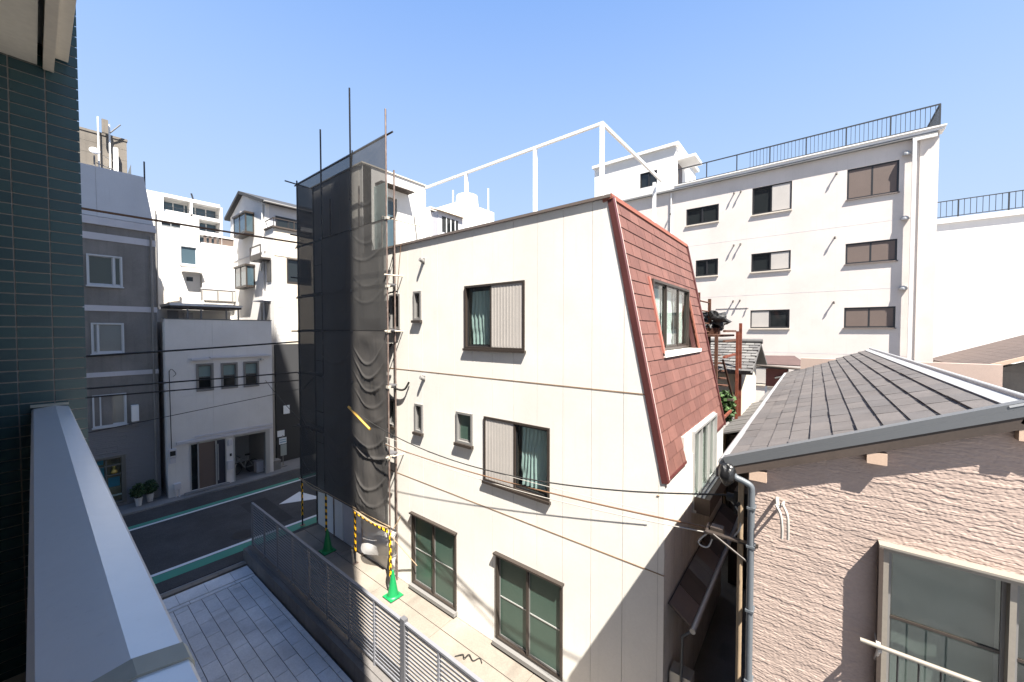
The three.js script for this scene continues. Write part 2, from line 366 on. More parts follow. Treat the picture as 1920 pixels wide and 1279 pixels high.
// ================================================================ OUR APARTMENT BLOCK (the balcony the picture is taken from)
{
  const t = thing('apartment_block', 'tall apartment block with dark green tiled wall and blue grey balcony coping', 'building', [-.6, 0, 2.8]);
  part('wall', [box(-10, -1.3, 0, 37, -.72, 12.9), box(-10, .0, 0, 37, 3.02, 12.9)], M.grout, t);
  part('end_wall', box(-1.3, .158, 0, 37, -.82, -.72), M.grout, t);
  const fin = part('tiled_wall', box(-1.3, .154, 0, 37, 2.822, 3.018), M.grout, t);
  const F = FV(2.822), tg = [];
  for (let c = 0; c < 4; c++) for (let r = 0; r < 70; r++) { const x1 = .160 - c * .1045, y = 5.42 + r * .05; part('tile', fbox(F, x1 - .1000, x1, y + .002, y + .0468, 0, .005 + rr(0, .0008)), M.tile[Math.floor(rnd() * 3)], fin); }
  part('balcony_floor', box(-1.3, .0, 5.2, 5.44, -.72, 2.81), M.concreteGrey, t);
  const par = part('balcony_parapet', box(.0, .085, 5.2, 6.612, -.71, 2.81), M.soffit, t);
  // folded metal coping in two lengths with a joint cover
  const prof = new THREE.Shape([[-.012, 6.60], [-.012, 6.636], [-.006, 6.642], [.058, 6.650], [.098, 6.642], [.102, 6.635], [.102, 6.60]].map(p => new THREE.Vector2(...p)));
  const len = (v0, v1, grow) => { const g = new THREE.ExtrudeGeometry(prof, { depth: v1 - v0, bevelEnabled: false }); if (grow) { g.translate(-.042, -6.62, 0); g.scale(1.03, 1.09, 1); g.translate(.042, 6.62, 0); } g.translate(0, 0, -v1); return g; };
  part('coping', len(.536, 2.806), M.coping, par); part('coping', len(-.7, .53), M.coping, par);
  part('coping_joint', len(.530, .562, true), M.sealant, par);
  part('sealant_bead', box(-.015, .10, 6.648, 6.660, 2.800, 2.8135), M.sealant, par);
  // slab, lips and parapets of the balconies above
  for (let k = 0; k < 10; k++) {
    const y = 8.22 + k * 2.85;
    const s = part('balcony_slab', [box(-1.3, .036, y, y + .2, -.71, 2.81), box(.036, .052, y + .1, y + .2, -.71, 2.81)], M.soffit, t);
    part('slab_lip', box(.052, .085, y - .012, y + .2, -.71, 2.808), M.fascia, s);
    part('fascia', box(.0855, .130, y + .055, y + 1.4, -.71, 2.80), M.fascia, s);
  }
}

// ================================================================ CREAM THREE-STOREY BUILDING
const WU = 6.33, WV = 1.87, WH = 9.33;
const cream = thing('cream_building', 'cream panel clad building with red shingled mansard front and stair tower', 'building', [8.8, 0, 8]);
const longHoles = {
  third: [-6.45, -4.70, 6.60, 8.05], thirdA: [-9.47, -8.99, 7.04, 8.03], thirdB: [-8.38, -8.06, 7.29, 8.05],
  second: [-5.84, -4.08, 3.62, 5.08], secondA: [-9.59, -9.23, 4.30, 5.07], secondB: [-8.36, -8.03, 4.32, 5.07], secondC: [-6.75, -6.21, 4.33, 5.07],
  firstA: [-8.50, -6.77, .15, 2.06], firstB: [-5.48, -3.77, .15, 2.06],
};
{
  const F = FU(WU), H = Object.values(longHoles), k = .97 / 4.74;
  // structural wall with the openings, cladding panels in front of it
  const outline = [[-14.24, 0], [-1.885, 0], [-1.885, 4.59], [-2.85, WH - .02], [-10.86, WH - .02], [-10.86, 12.08], [-14.24, 12.08]];
  const wall = part('wall', slab(F, outline, H, -.30, -.02), M.jointGrey, cream);
  const bands = [[.0, 2.995], [3.015, 5.935], [5.955, WH], [WH + .02, 12.1]];
  for (let i = 0; i < 21; i++) {
    const va = 1.87 + (i ? (i - .83) * .605 : 0), vb = Math.min(14.25, 1.87 + (i + .17) * .605);
    for (const [y0, y1] of bands) {
      if (y0 > 9 && va < 10.8) continue;
      for (const rects of islands(rectMinus([-vb + .004, -va - .004, y0, y1], H))) { const gs = [];
      for (const [a, b, c, d] of rects) {
        let poly = [[a, c], [b, c], [b, d], [a, d]];
        if (va < 3.2) poly = cutPoly(poly, 1, k, -1.872 + 4.59 * k);   // the slanting mansard end: -x >= 1.87 + (y-4.59)k
        if (poly.length > 2) gs.push(slab(F, poly, [], -.019, 0));
      }
      if (gs.length) part('wall_panel', gs, M.cream, wall); }
    }
  }
  for (const [y, va, vb] of [[3.005, 1.87, 14.2], [5.945, 2.2, 14.2]]) part('flashing', fbox(F, -vb, -va, y - .008, y + .008, -.018, .005), M.trim, wall);
  part('parapet_cap', [fbox(F, -10.84, -2.83, WH + .002, WH + .055, -.22, .045)], M.capMetal, cream);
  part('parapet_cap', [box(WU - .04, 8.78, 12.105, 12.145, 10.82, 14.28)], mat([.5, .46, .4], { rough: .5 }), cream, { label: 'pale cap of the stair tower' });
  // body: core, back, ends, roofs
  part('core', [box(7.55, 11.2, 0, WH - .3, 3.25, 14.0), box(11.2, 13.5, 0, WH - .3, 4.2, 10.5)], M.interior, cream);
  part('floor', [box(6.64, 11.25, 5.86, 5.98, 3.0, 14.0), box(6.64, 11.25, 2.9, 3.05, 2.2, 14.0)], M.interior, cream);
  part('roof', [box(6.63, 11.3, WH - .26, WH - .05, 2.86, 14.0), box(11.3, 13.6, WH - .26, WH - .05, 4.1, 10.6)], M.concreteOld, cream);
  part('back_wall', [slab(frame(W(11.35, 0, 0), new THREE.Vector3(0, 0, -1), new THREE.Vector3(0, 1, 0)), [[1.9, 0], [14.2, 0], [14.2, WH], [2.84, WH], [1.9, 4.6]], [], -.08, 0)], M.creamB, cream);
  part('street_wall', [box(6.35, 11.3, 0, WH, 14.0, 14.23)], M.creamB, cream);
  // windows
  const slide = { frame: M.brownFrame, glass: M.clear, w: .045, out: .03, inn: -.14, sillOut: .035 };
  win(F, cream, longHoles.third, { ...slide, splits: [-5.63], shut: [1], curtain: [0], sashMat: M.darkFrame, label: 'sliding window with pale curtain and shut storm shutter' });
  win(F, cream, longHoles.second, { ...slide, splits: [-4.97], shut: [0], curtain: [1], sashMat: M.darkFrame, label: 'sliding window with the shutter over its far half' });
  for (const k of ['thirdA', 'thirdB', 'secondA', 'secondB', 'secondC']) win(F, cream, longHoles[k], { cols: 1, frame: M.greyFrame, glass: k === 'secondC' ? M.frosted : M.darkGlass, w: .05, out: .03, inn: -.1, sillMat: M.brownFrame, sashMat: M.greyFrame, sillH: .07 });
  for (const k of ['firstA', 'firstB']) { const b = win(F, cream, longHoles[k], { cols: 2, frame: M.brownFrame, glass: M.frosted, w: .05, out: .035, inn: -.12, mid: .5, sillH: .09, sillOut: .09, sillMat: M.greyFrame, barMat: M.silver, sashMat: M.greyFrame }); part('hood', fbox(F, longHoles[k][0] - .03, longHoles[k][1] + .03, 2.062, 2.1, -.02, .10), M.brownFrame, b); }
  // vents, hose and cable on the wall
  for (const [v, y] of [[7.97, 8.82], [7.98, 5.78]]) { const g = new THREE.CylinderGeometry(.045, .06, .13, 12); g.rotateZ(Math.PI / 2 - .35); g.translate(WU - .06, y, -v); part('vent', [g, fbox(F, -v - .06, -v + .06, y - .06, y + .06, 0, .012)], M.greyFrame, cream); }
  part('drain_hose', tube([[6.29, 6.65, 9.35], [6.26, 6.2, 9.62], [6.24, 5.62, 9.55], [6.22, 5.42, 9.1], [6.24, 5.42, 8.7], [6.28, 5.62, 8.55]], .028, 30, 8), M.cable, cream);
  part('wall_cable', tube([[6.27, 9.36, 9.1], [6.26, 8.8, 9.35], [6.28, 8.2, 9.75], [6.28, 7.4, 9.85]], .012, 20), M.cable, cream);
  part('wall_cable', tube([[6.27, 9.36, 8.85], [6.29, 8.7, 8.98], [6.29, 8.15, 9.05]], .01, 12), M.cableBrown, cream);
  part('wall_cable', tube([[6.27, 8.1, 9.05], [6.22, 8.02, 9.5], [6.2, 7.75, 9.62], [6.25, 7.62, 9.45], [6.28, 7.4, 9.4]], .022, 20), M.cable, cream);
}
{ // stair tower on the roof
  const F = FV(10.86);
  const t = part('stair_tower', [slab(F, [[6.335, WH - .05], [8.74, WH - .05], [8.74, 12.1], [6.335, 12.1]], [[6.80, 7.56, 9.5, 11.35]], -.18, 0), box(8.6, 8.74, WH - .05, 12.1, 11.05, 14.2), box(6.64, 8.6, WH, 12.1, 14.0, 14.2), box(6.4, 8.7, 11.95, 12.09, 11.0, 14.1)], M.white, cream);
  part('door', [fbox(F, 6.81, 7.55, 9.5, 11.34, -.12, -.08)], M.greyFrame, t);
  part('pane', [fbox(F, 6.9, 7.46, 9.7, 11.24, -.078, -.07)], M.blueGlass, t);
  part('canopy', [box(6.75, 8.0, 11.60, 11.63, 10.5, 10.855)], M.brownTrim, t);
  part('glass_screen', [box(6.72, 6.73, 9.5, 11.5, 10.15, 10.85)], M.paleGlass, t);
  part('guard_rail', [rod([6.5, 10.4, 10.1], [7.9, 10.4, 10.1], .02), rod([6.5, 9.35, 10.1], [6.5, 10.4, 10.1], .02), rod([7.9, 9.35, 10.1], [7.9, 10.4, 10.1], .02)], M.clamp, t);
  part('conduit', rod([8.2, 11.0, 10.82], [8.45, 9.4, 10.82], .016), M.greyFrame, t);
}
{ // mansard front
  const up = new THREE.Vector3(0, 4.74, -.97), F = frame(W(0, 4.59, 1.87), new THREE.Vector3(1, 0, 0), up), L = up.length(), cs = 4.74 / L;
  const hole = [7.5, 10.2, (6.57 - 4.59) / cs, (8.0 - 4.59) / cs], notch = [7.53, 10.35, -1, .42];
  const deck = part('mansard_roof', slab(F, [[6.36, 0], [7.53, 0], [7.53, .42], [10.35, .42], [10.35, 0], [11.3, 0], [11.3, L], [6.36, L]], [hole], -.12, -.002), M.redTrim, cream);
  shingles(F, deck, [6.41, 11.24, .0, L - .02], [hole, notch], .243, .455, [M.redA, M.redB, M.redC, M.redA], .012, 'shingle', .012, .004, .011);
  part('verge_board', [fbox(F, 6.315, 6.405, -.06, L + .01, -.06, .045)], M.redTrim, deck); part('verge_board', [fbox(F, 11.245, 11.34, -.06, L + .01, -.13, .05)], M.redTrim, deck);
  part('verge_flashing', [fbox(F, 6.4055, 6.425, -.03, L, .012, .047)], mat([.5, .40, .37], { rough: .5 }), deck);
  part('verge_flashing', [fbox(FU(WU), -1.995, -1.955, 4.3, 4.31, 0, .01)], M.trim, deck);
  part('eave_board', [fbox(F, 6.405, 7.53, -.05, -.002, -.12, .03), fbox(F, 10.35, 11.245, -.05, -.002, -.12, .03)], M.redTrim, deck);
  part('ridge_cap', [fbox(F, 6.30, 11.34, L - .03, L + .06, -.14, .04)], M.red2, deck);
  // reveal of the window set back upright in the slope
  const Fw = FV(2.50), b = win(Fw, cream, [7.5, 10.2, 6.6, 8.02], { cols: 3, frame: M.brownFrame, glass: M.clear, w: .05, out: .03, inn: -.09, zp: -.03, curtain: [0, 1, 2], curtainMat: M.curtainWhite, sill: 0, label: 'upright window recessed in the red mansard' });
  for (const u of [7.5, 10.26]) part('reveal', slab(FU(u), [[-2.66, 6.56], [-2.30, 6.56], [-2.58, 7.98], [-2.66, 7.98]], [], -.06, 0), M.brownTrim, b);
  part('jamb_trim', [fbox(F, 7.42, 7.5, hole[2] - .05, hole[3] + .05, -.02, .05)], mat([.34, .12, .09], { rough: .6 }), deck); part('jamb_trim', [fbox(F, 10.2, 10.29, hole[2] - .05, hole[3] + .04, -.02, .05)], M.red2, deck);
  part('sill', [box(7.42, 10.28, 6.50, 6.58, 2.20, 2.6)], M.cream, b);
  // the wall below
  const Ff = FV(WV), hl = [8.12, 10.34, 3.45, 5.0];
  const fw = part('front_wall', slab(Ff, [[6.332, 0], [11.3, 0], [11.3, 4.59], [10.36, 4.59], [10.36, 5.02], [7.52, 5.02], [7.52, 4.59], [6.332, 4.59]], [hl], -.22, -.02), M.creamB, cream);
  for (let i = 0; i < 9; i++) { const a = 6.335 + i * .555, gs = rectMinus([a + .004, Math.min(a + .551, 11.3), 0, 4.57], [hl]).map(r => fbox(Ff, ...r, -.0195, 0)); part('wall_panel', gs, M.creamB, fw); }
  const w2 = win(Ff, cream, hl, { cols: 3, frame: M.silver, glass: M.clear, w: .05, out: .03, inn: -.12, curtain: [0, 1, 2], curtainMat: M.curtainWhite, sillMat: M.silver, label: 'silver framed window under the mansard' });
  part('window_guard', [box(8.1, 10.55, 3.40, 3.43, 1.55, 1.83), box(8.1, 10.55, 3.43, 3.72, 1.55, 1.57), box(8.1, 8.12, 3.43, 3.72, 1.57, 1.83), box(10.53, 10.55, 3.43, 3.72, 1.57, 1.83)], M.brownTrim, w2);
  // lean-to strip roof in the alley with its gutter
  const Fl = frame(W(0, 2.24, 1.50), new THREE.Vector3(1, 0, 0), new THREE.Vector3(0, .3, -.42));
  const lean = part('lean_to_roof', fbox(Fl, 6.5, 11.2, 0, .42, -.03, 0), mat([.10, .085, .08], { tex: T.dirty, rough: .7 }), cream);
  for (let k = 0; k < 8; k++) part('roof_sheet', fbox(Fl, 6.5 + k * .59, 7.08 + k * .59, .005, .41, .001, .012 + rr(0, .012)), [M.shutterBrown, M.brownTrim, M.kerb][k % 3], lean);
  part('gutter', [rod([6.45, 2.21, 1.46], [11.2, 2.21, 1.46], .045)], M.silver, lean);
  part('downpipe', [rod([6.5, 2.2, 1.46], [6.5, 2.02, 1.62], .022), rod([6.5, 2.02, 1.62], [6.5, 0, 1.66], .022)], M.pipeGrey, lean);
  part('meter_box', box(6.55, 6.8, .7, 1.3, 1.5, 1.83), M.silver, cream);
}
{ // white steel frame on the flat roof
  const t = thing('roof_frame', 'white steel post and rail frame standing on the cream building roof', 'frame', [8.74, WH, 7]);
  const y = 12.06, r = .05;
  for (const [v, u] of [[8.83, 8.74], [6.14, 8.74], [4.15, 8.74], [4.35, 13.2]]) part('post', box(u - .045, u + .045, WH - .05, y - .036, v - .045, v + .045), M.whitePaint, t);
  part('rail', box(8.705, 8.775, y - .035, y + .035, 4.115, 10.85), M.whitePaint, t);
  part('rail', box(8.776, 13.3, y - .035, y + .035, 4.115, 4.185), M.whitePaint, t);
  part('brace', rod([8.74, WH + .0, 5.78], [8.74, WH + .8, 6.10], .03), M.whitePaint, t);
}

// ================================================================ SCAFFOLD WITH NETTING
{
  const su = 5.92, t = thing('scaffold', 'pipe scaffold hung with black mesh netting against the cream stair tower', 'scaffold', [su, 0, 11.6]);
  const pv = [8.94, 10.75, 12.58, 14.38], top = [12.85, 14.1, 13.5, 12.3];
  pv.forEach((v, i) => {
    const p = part('pole', rod([su, .0, v], [su - .02, top[i], v + .02], .0245, 10), i === 0 ? M.pole : M.poleDark, t);
    const gs = [rod([su, .35, v], [su, 1.55, v], .033, 12)]; part('striped_sleeve', gs, M.stripe, p);
    part('base_plate', box(su - .07, su + .07, .0, .012, v - .07, v + .07), M.pole, p);
    for (const y of [3.6, 5.5, 7.0, 8.2, 10.0]) part('clamp', box(su - .05, su + .05, y - .035, y + .035, v - .05, v + .06), i === 0 ? M.clamp : M.poleDark, p);
  });
  part('pole', rod([su + .02, 12.3, 10.72], [su + .02, 10.9, 10.9], .02, 8), M.poleDark, t);
  for (const y of [1.62, 3.6, 5.5, 7.0, 8.2, 10.0, 12.22]) part('ledger', rod([su + .05, y, 8.75], [su + .05, y, 14.75], .0245, 8), M.poleDark, t);
  part('ledger', rod([su - .03, 1.72, 8.9], [su - .03, 1.70, 14.5], .022, 8), M.wood, t);
  part('transom', rod([5.55, 12.22, 14.5], [8.6, 12.2, 14.62], .0245, 8), M.poleDark, t);
  for (const y of [3.6, 7.0, 8.9, 10.4]) part('transom', rod([5.7, y, 14.5], [9.0, y, 14.7], .0245, 8), M.poleDark, t);
  for (const [v, y] of [[8.96, 3.6], [8.96, 7.0], [8.96, 8.5]]) part('wall_tie', rod([su - .1, y, v], [6.4, y, v - .1], .02, 8), M.clamp, t);
  // rear row of poles and walkway boards between netting and wall
  for (const v of [9.1, 10.9, 12.7]) part('pole', rod([6.24, 0, v], [6.24, 11.4, v], .0245, 8), M.pole, t);
  for (const y of [3.62, 5.5, 7.02, 8.25]) for (let k = 0; k < 3; k++) part('walkway_board', box(5.98, 6.22, y, y + .04, 9.0 + k * 1.8, 10.78 + k * 1.8), M.fenceDark, t);
  part('diagonal_brace', rod([5.9, 4.9, 14.2], [7.9, 6.8, 14.6], .022), M.poleDark, t);
  // netting, one sheet a bay and lift; the lowest lifts sag and fold
  const net = (va, vb, ya, yb, fold, m, sd) => {
    const nx = 60, ny = 96, g = new THREE.PlaneGeometry(vb - va, yb - ya, nx, ny), p = g.attributes.position;
    for (let i = 0; i < p.count; i++) {
      const a = p.getX(i) / (vb - va) + .5, b = p.getY(i) / (yb - ya) + .5, edge = Math.min(1, Math.min(a, 1 - a) * 6) * Math.min(1, Math.min(b, 1 - b) * 9);
      const v = va + a * (vb - va), y = ya + b * (yb - ya);
      let ridge = 0;      // a few hanging folds between the ties
      for (let q = 0; q < 5; q++) { const yc = ya + (yb - ya) * (.12 + .19 * q + .1 * hash(q, sd, 1)), hang = (.25 + .5 * hash(q, sd, 2)), e = y - (yc - hang * (1 - 4 * (a - .5) * (a - .5)) + (hash(q, sd, 3) - .5) * .5 * a); ridge += Math.exp(-e * e / .0016) * (.4 + .6 * hash(q, sd, 4)); }
      const d = fold * (ridge * .028 + noise(v * 2.2, y * 1.4, sd + 4) * .09 + noise(v * 14, y * 3, sd + 5) * .008 - .05) * edge + noise(v * 1.2, y * .8, sd + 8) * .03 * edge;
      p.setXYZ(i, su - .035 - d, y, -v);
    }
    g.computeVertexNormals(); return g;
  };
  const lifts = [[9.95, 12.2, .25], [7.02, 10.0, .35], [4.3, 7.0, .9], [1.66, 4.35, 1.5]];
  for (let b = 0; b < 3; b++) lifts.forEach(([ya, yb, f], i) => part('netting', net(pv[b] + (b ? -.03 : .03), pv[b + 1] + .03, ya, yb, b === 0 ? f : f * .4, 0, b * 9 + i * 3 + 1), i >= 2 && b < 2 ? M.netDense : i === 1 && b < 2 ? M.netMid : M.net, t));
  { const g = new THREE.PlaneGeometry(1.3, 10.4, 20, 40); g.translate(6.55, 7.0, -14.52); const p = g.attributes.position; for (let i = 0; i < p.count; i++) p.setZ(i, p.getZ(i) + .1 * noise(p.getX(i) * 3, p.getY(i) * 1.2, 77)); g.computeVertexNormals(); part('netting', g, M.net, t, { label: 'netting return towards the street' }); }
  // hems and loose plastic sheet below
  part('hem', [tube([[5.9, 1.66, 8.95], [5.86, 1.60, 9.6], [5.86, 1.62, 10.2], [5.88, 1.66, 10.8]], .03, 16), tube([[5.9, 1.66, 12.6], [5.86, 1.62, 13.5], [5.88, 1.7, 14.4]], .025, 16)], M.wood, t);
  { const g = new THREE.PlaneGeometry(1.75, 1.2, 24, 14), p = g.attributes.position; for (let i = 0; i < p.count; i++) { const a = p.getX(i), b = p.getY(i); p.setXYZ(i, 6.05 + .08 * Math.sin(a * 4 + b * 6) + .12 * noise(a * 2, b * 3, 5), 1.0 + b * (.85 + .15 * Math.sin(a * 2)), -(9.86 + a)); } g.computeVertexNormals(); part('plastic_sheet', g, M.sheet, t); }
  part('warning_bar', rod([5.86, 1.58, 8.98], [5.86, 1.60, 10.7], .035, 10), M.stripe, t);
  part('rope', tube([[5.9, 1.5, 8.94], [6.1, 1.1, 8.6], [6.28, .72, 8.25]], .012, 10), M.wood, t);
  part('rope', tube([[5.9, 1.5, 8.94], [6.05, 1.8, 8.8], [6.1, 2.0, 8.72]], .016, 8), M.wood, t);
  part('netting_tail', tube([[5.95, .9, 9.0], [5.9, .5, 9.02], [5.86, .1, 8.95], [5.8, .02, 8.75]], .035, 14), M.black, t);
  // timber hoarding of the ground floor behind the poles
  part('hoarding_panel', box(6.25, 6.3, .06, 1.9, 10.85, 12.1), M.greyBand, t); part('hoarding_panel', box(6.25, 6.3, .06, 1.9, 12.15, 13.2), M.whitePaint, t);
}
// cones
{
  const mk = (label, u, v) => {
    const t = thing('traffic_cone', label, 'traffic cone', [u, 0, v], 'green cones on the concrete path');
    const g = new THREE.LatheGeometry([[.175, .03], [.16, .05], [.135, .07], [.03, .68], [.022, .70], [0, .702]].map(p => new THREE.Vector2(...p)), 28); g.translate(u, 0, -v);
    part('body', g, M.cone, t); part('base', box(u - .19, u + .19, .004, .03, v - .19, v + .19), M.cone, t); part('rubber_edge', box(u - .195, u + .195, .001, .012, v - .195, v + .195), M.black, t);
    return t;
  };
  mk('green traffic cone in the sun beside the striped scaffold pole', 5.78, 8.62);
  mk('green traffic cone in the shade among the scaffold poles', 5.7, 12.05);
}

solo('cable_scrap', tube([[5.50, .02, 5.95], [5.62, .05, 5.82], [5.56, .07, 5.72], [5.70, .05, 5.72], [5.66, .03, 5.56], [5.80, .02, 5.5], [5.74, .02, 5.38]], .011, 40, 6), M.cable, 'tangle of black cable lying on the concrete path', 'cable');

// ================================================================ LOUVRED FENCE
{
  const fu = 4.1, t = thing('louvre_fence', 'grey metal louvre fence on a dark concrete kerb beside the paved forecourt', 'fence', [fu, 0, 8.5]);
  const v0 = 3.4, v1 = 13.5;
  part('kerb', [box(3.88, 4.21, -.12, .34, -1, 13.62)], M.kerb, t); part('kerb_cap', [box(3.99, 4.215, .3402, .37, -1, 13.6)], M.kerb, t);
  part('top_rail', box(fu - .03, fu + .03, 1.69, 1.725, v0, v1), M.fence, t); part('bottom_rail', box(fu - .022, fu + .022, .45, .485, v0, v1), M.fence, t);
  const posts = []; for (let v = v1; v >= v0; v -= .965) posts.push(v);
  posts.forEach((v, i) => part('post', box(fu - (i === 8 ? .045 : .026), fu + (i === 8 ? .045 : .026), .37, i === 8 ? 1.78 : 1.689, v - (i === 8 ? .06 : .02), v + (i === 8 ? .06 : .02)), i === 8 ? M.fenceDark : M.fence, t));
  for (let i = 0; i < posts.length - 1; i++) for (let k = 0; k < 15; k++) {
    const y = .53 + k * .078, L = posts[i] - posts[i + 1] - .046, g = new THREE.BoxGeometry(.012, .072, L); g.rotateZ(.34); g.translate(fu, y, -(posts[i] + posts[i + 1]) / 2);
    part('slat', g, M.fence, t);
  }
}

// ================================================================ BROWN STUCCO HOUSE
{
  const t = thing('stucco_house', 'brown house with wavy stucco gable wall and grey brown slate roof', 'house', [5, 0, -1]);
  const BU = 5.0, F = FU(BU), hole = [.53, 2.3, 3.45, 4.98];          // x = -v
  const ridgeV = -1.36, ridgeY = 6.42, eaveV = .77, eaveY = 5.53, kk = (ridgeY - eaveY) / (eaveV - ridgeV);
  const topAt = x => Math.min(eaveY + (x + eaveV) * kk, ridgeY - (x - 1.36) * kk) - .1;   // underside of the roof
  { // stucco: ripples with real relief
    const x0 = -.57, x1 = 2.0, y0 = 2.8, nx = 360, ny = 980, pos = [], idx = [], yTop = 6.4;
    const P = [], at = (i, j) => j * (nx + 1) + i;
    for (let j = 0; j <= ny; j++) for (let i = 0; i <= nx; i++) {
      const x = x0 + (x1 - x0) * i / nx, yr = y0 + (yTop - y0) * j / ny, y = Math.min(yr, topAt(x));
      const warp = noise(x * 1.7, y * 3, 3) * .8 + noise(x * 9, y * 17, 4) * .75 + noise(x * 31, y * 44, 5) * .4;
      const ph = y / .038 + warp + x * .4, fr = ph - Math.floor(ph), row = Math.floor(ph);
      const brk = noise(x * 5.5 + row * 7.3, row * 3.1, 6), a = Math.max(.3, Math.min(1, (brk - .1) * 1.9));
      const z = a * .0046 * (.6 + .4 * (1 - fr)) * Math.min(1, fr * 5) + .0035 * noise(x * 60, y * 80, 7) + .003 * noise(x * 9, y * 9, 8);
      P.push(new THREE.Vector3(x, y, z - .006).applyMatrix4(F));
    }
    for (const p of P) pos.push(p.x, p.y, p.z);
    for (let j = 0; j < ny; j++) for (let i = 0; i < nx; i++) {
      const x = x0 + (x1 - x0) * (i + .5) / nx, y = y0 + (yTop - y0) * (j + .5) / ny;
      if (y > topAt(x) + .02 || (x > hole[0] && x < hole[1] && y > hole[2] && y < hole[3])) continue;
      idx.push(at(i, j), at(i + 1, j), at(i + 1, j + 1), at(i, j), at(i + 1, j + 1), at(i, j + 1));
    }
    const g = new THREE.BufferGeometry(); g.setAttribute('position', new THREE.Float32BufferAttribute(pos, 3)); g.setIndex(idx); g.computeVertexNormals();
    part('stucco_face', g, M.stucco, t);
  }
  part('wall', [slab(F, [[-.57, 0], [4.1, 0], [4.1, topAt(4.1) - .02], [1.36, topAt(1.36) - .02], [-.57, topAt(-.57) - .02]], [hole], -.2, -.02), box(5.2, 16.2, 0, 5.4, .38, .565), box(5.2, 16.2, 0, 5.4, -4.1, -3.9), box(16.0, 16.2, 0, 6.1, -3.9, .38), box(5.21, 16, 3.0, 3.1, -3.9, .38), box(6.6, 6.7, 0, 5.4, -3.9, .38)], M.stucco, t);
  part('inner_wall', box(6.2, 6.3, 3.1, 5.4, -3.8, .3), M.interior, t);
  // roof
  const u0 = 4.915, u1 = 16.5, Fr = frame(W(0, eaveY, eaveV), new THREE.Vector3(-1, 0, 0), new THREE.Vector3(0, ridgeY - eaveY, eaveV - ridgeV)), L = Math.hypot(ridgeY - eaveY, eaveV - ridgeV);
  const Fb = frame(W(0, eaveY, 2 * ridgeV - eaveV), new THREE.Vector3(1, 0, 0), new THREE.Vector3(0, ridgeY - eaveY, -(eaveV - ridgeV)));
  const roof = part('roof', [fbox(Fr, -u1, -u0, 0, L, -.05, -.003), fbox(Fb, u0, u1, 0, L, -.05, -.003)], M.brownTrim, t);
  seed = 91;
  shingles(Fr, roof, [-u1 + .02, -u0 - .1, .02, L - .1], [], .205, .46, M.slate, .008, 'slate', .013, .012);
  for (let k = 0; k < 5; k++) part('slate_course', fbox(Fb, u0 + .1, u1 - .02, .02 + k * .45, .46 + k * .45, 0, .01), M.slate[k % 4], roof);
  part('verge_flashing', [fbox(Fr, -u0 - .095, -u0 + .015, -.03, L + .01, -.012, .035), fbox(Fb, u0 - .015, u0 + .095, -.03, L + .01, -.012, .035), fbox(Fr, -u0 - .001, -u0 + .016, -.03, L, -.075, -.0125), fbox(Fb, u0 - .016, u0 + .001, -.03, L, -.075, -.0125)], M.flashing, roof);
  part('barge_board', [fbox(Fr, -u0 - .03, -u0 + .008, .02, L, -.17, -.0755), fbox(Fb, u0 - .008, u0 + .03, .02, L, -.17, -.0755)], M.brownTrim, roof);
  part('verge_soffit', [fbox(Fr, -BU + .0, -u0 - .031, .05, L, -.115, -.098), fbox(Fb, u0 + .031, BU, .05, L, -.115, -.098)], M.brownTrim, roof);
  part('ridge_cap', [fbox(Fr, -u1, -u0 + .02, L - .13, L + .012, .012, .028), fbox(Fb, u0 - .02, u1, L - .13, L + .012, .012, .028), rod([u0 - .02, ridgeY + .03, ridgeV], [u1, ridgeY + .03, ridgeV], .03)], M.flashingPale, roof);
  part('gutter', [rod([u0 + .02, eaveY - .045, eaveV + .045], [u1, eaveY - .045, eaveV + .045], .05, 10), fbox(Fr, -u1, -u0, -.05, .03, .004, .014)], M.flashingPale, roof);
  for (const [v, w] of [[.47, .16], [-.47, .14], [-1.36, .14], [-2.3, .14]]) { const y = topAt(-v) - .20; part('purlin_end', box(u0 - .005, BU + .05, y, y + .11, v - w / 2, v + w / 2), M.purlin, t); }
  // hopper bag, downpipe and brackets at the corner
  { const g = new THREE.IcosahedronGeometry(.105, 4), p = g.attributes.position; for (let i = 0; i < p.count; i++) { const x = p.getX(i), y = p.getY(i), z = p.getZ(i), n = 1 + .55 * (noise(x * 16 + 9, y * 13 + 5, 2) - .5) + .25 * (noise(z * 22, x * 20, 4) - .5); p.setXYZ(i, x * n * .7, y * n * 1.15, z * n * .8); } const h = prep(g); h.computeVertexNormals(); h.translate(4.86, eaveY - .16, -(eaveV - .01)); part('gutter_bag', h, mat([.006, .006, .0065], { rough: .35 }), t); }
  part('downpipe', [tube([[4.88, 5.42, .72], [4.885, 5.36, .68], [4.89, 5.33, .6], [4.90, 5.29, .535], [4.905, 5.22, .525]], .034, 20, 12), rod([4.905, 5.22, .525], [4.905, 0, .525], .034, 14)], M.pipeGrey, t);
  part('downpipe', rod([5.03, 5.3, .64], [5.03, 0, .64], .03, 10), M.wood, t);
  for (const y of [5.05, 4.62, 3.9, 3.1]) part('pipe_bracket', box(4.865, 4.99, y - .012, y + .012, .485, .565), M.pipeGrey, t);
  part('clothes_bracket', [rod([4.99, 5.19, .30], [4.80, 5.18, .28], .018), tube([[4.80, 5.19, .30], [4.78, 5.12, .26], [4.78, 4.98, .24], [4.79, 4.85, .24]], .014, 12), tube([[4.84, 5.19, .24], [4.82, 5.1, .20], [4.82, 4.96, .19], [4.83, 4.84, .19]], .014, 12), rod([4.99, 5.16, .24], [4.83, 5.19, .24], .014)], M.cablePale, t);
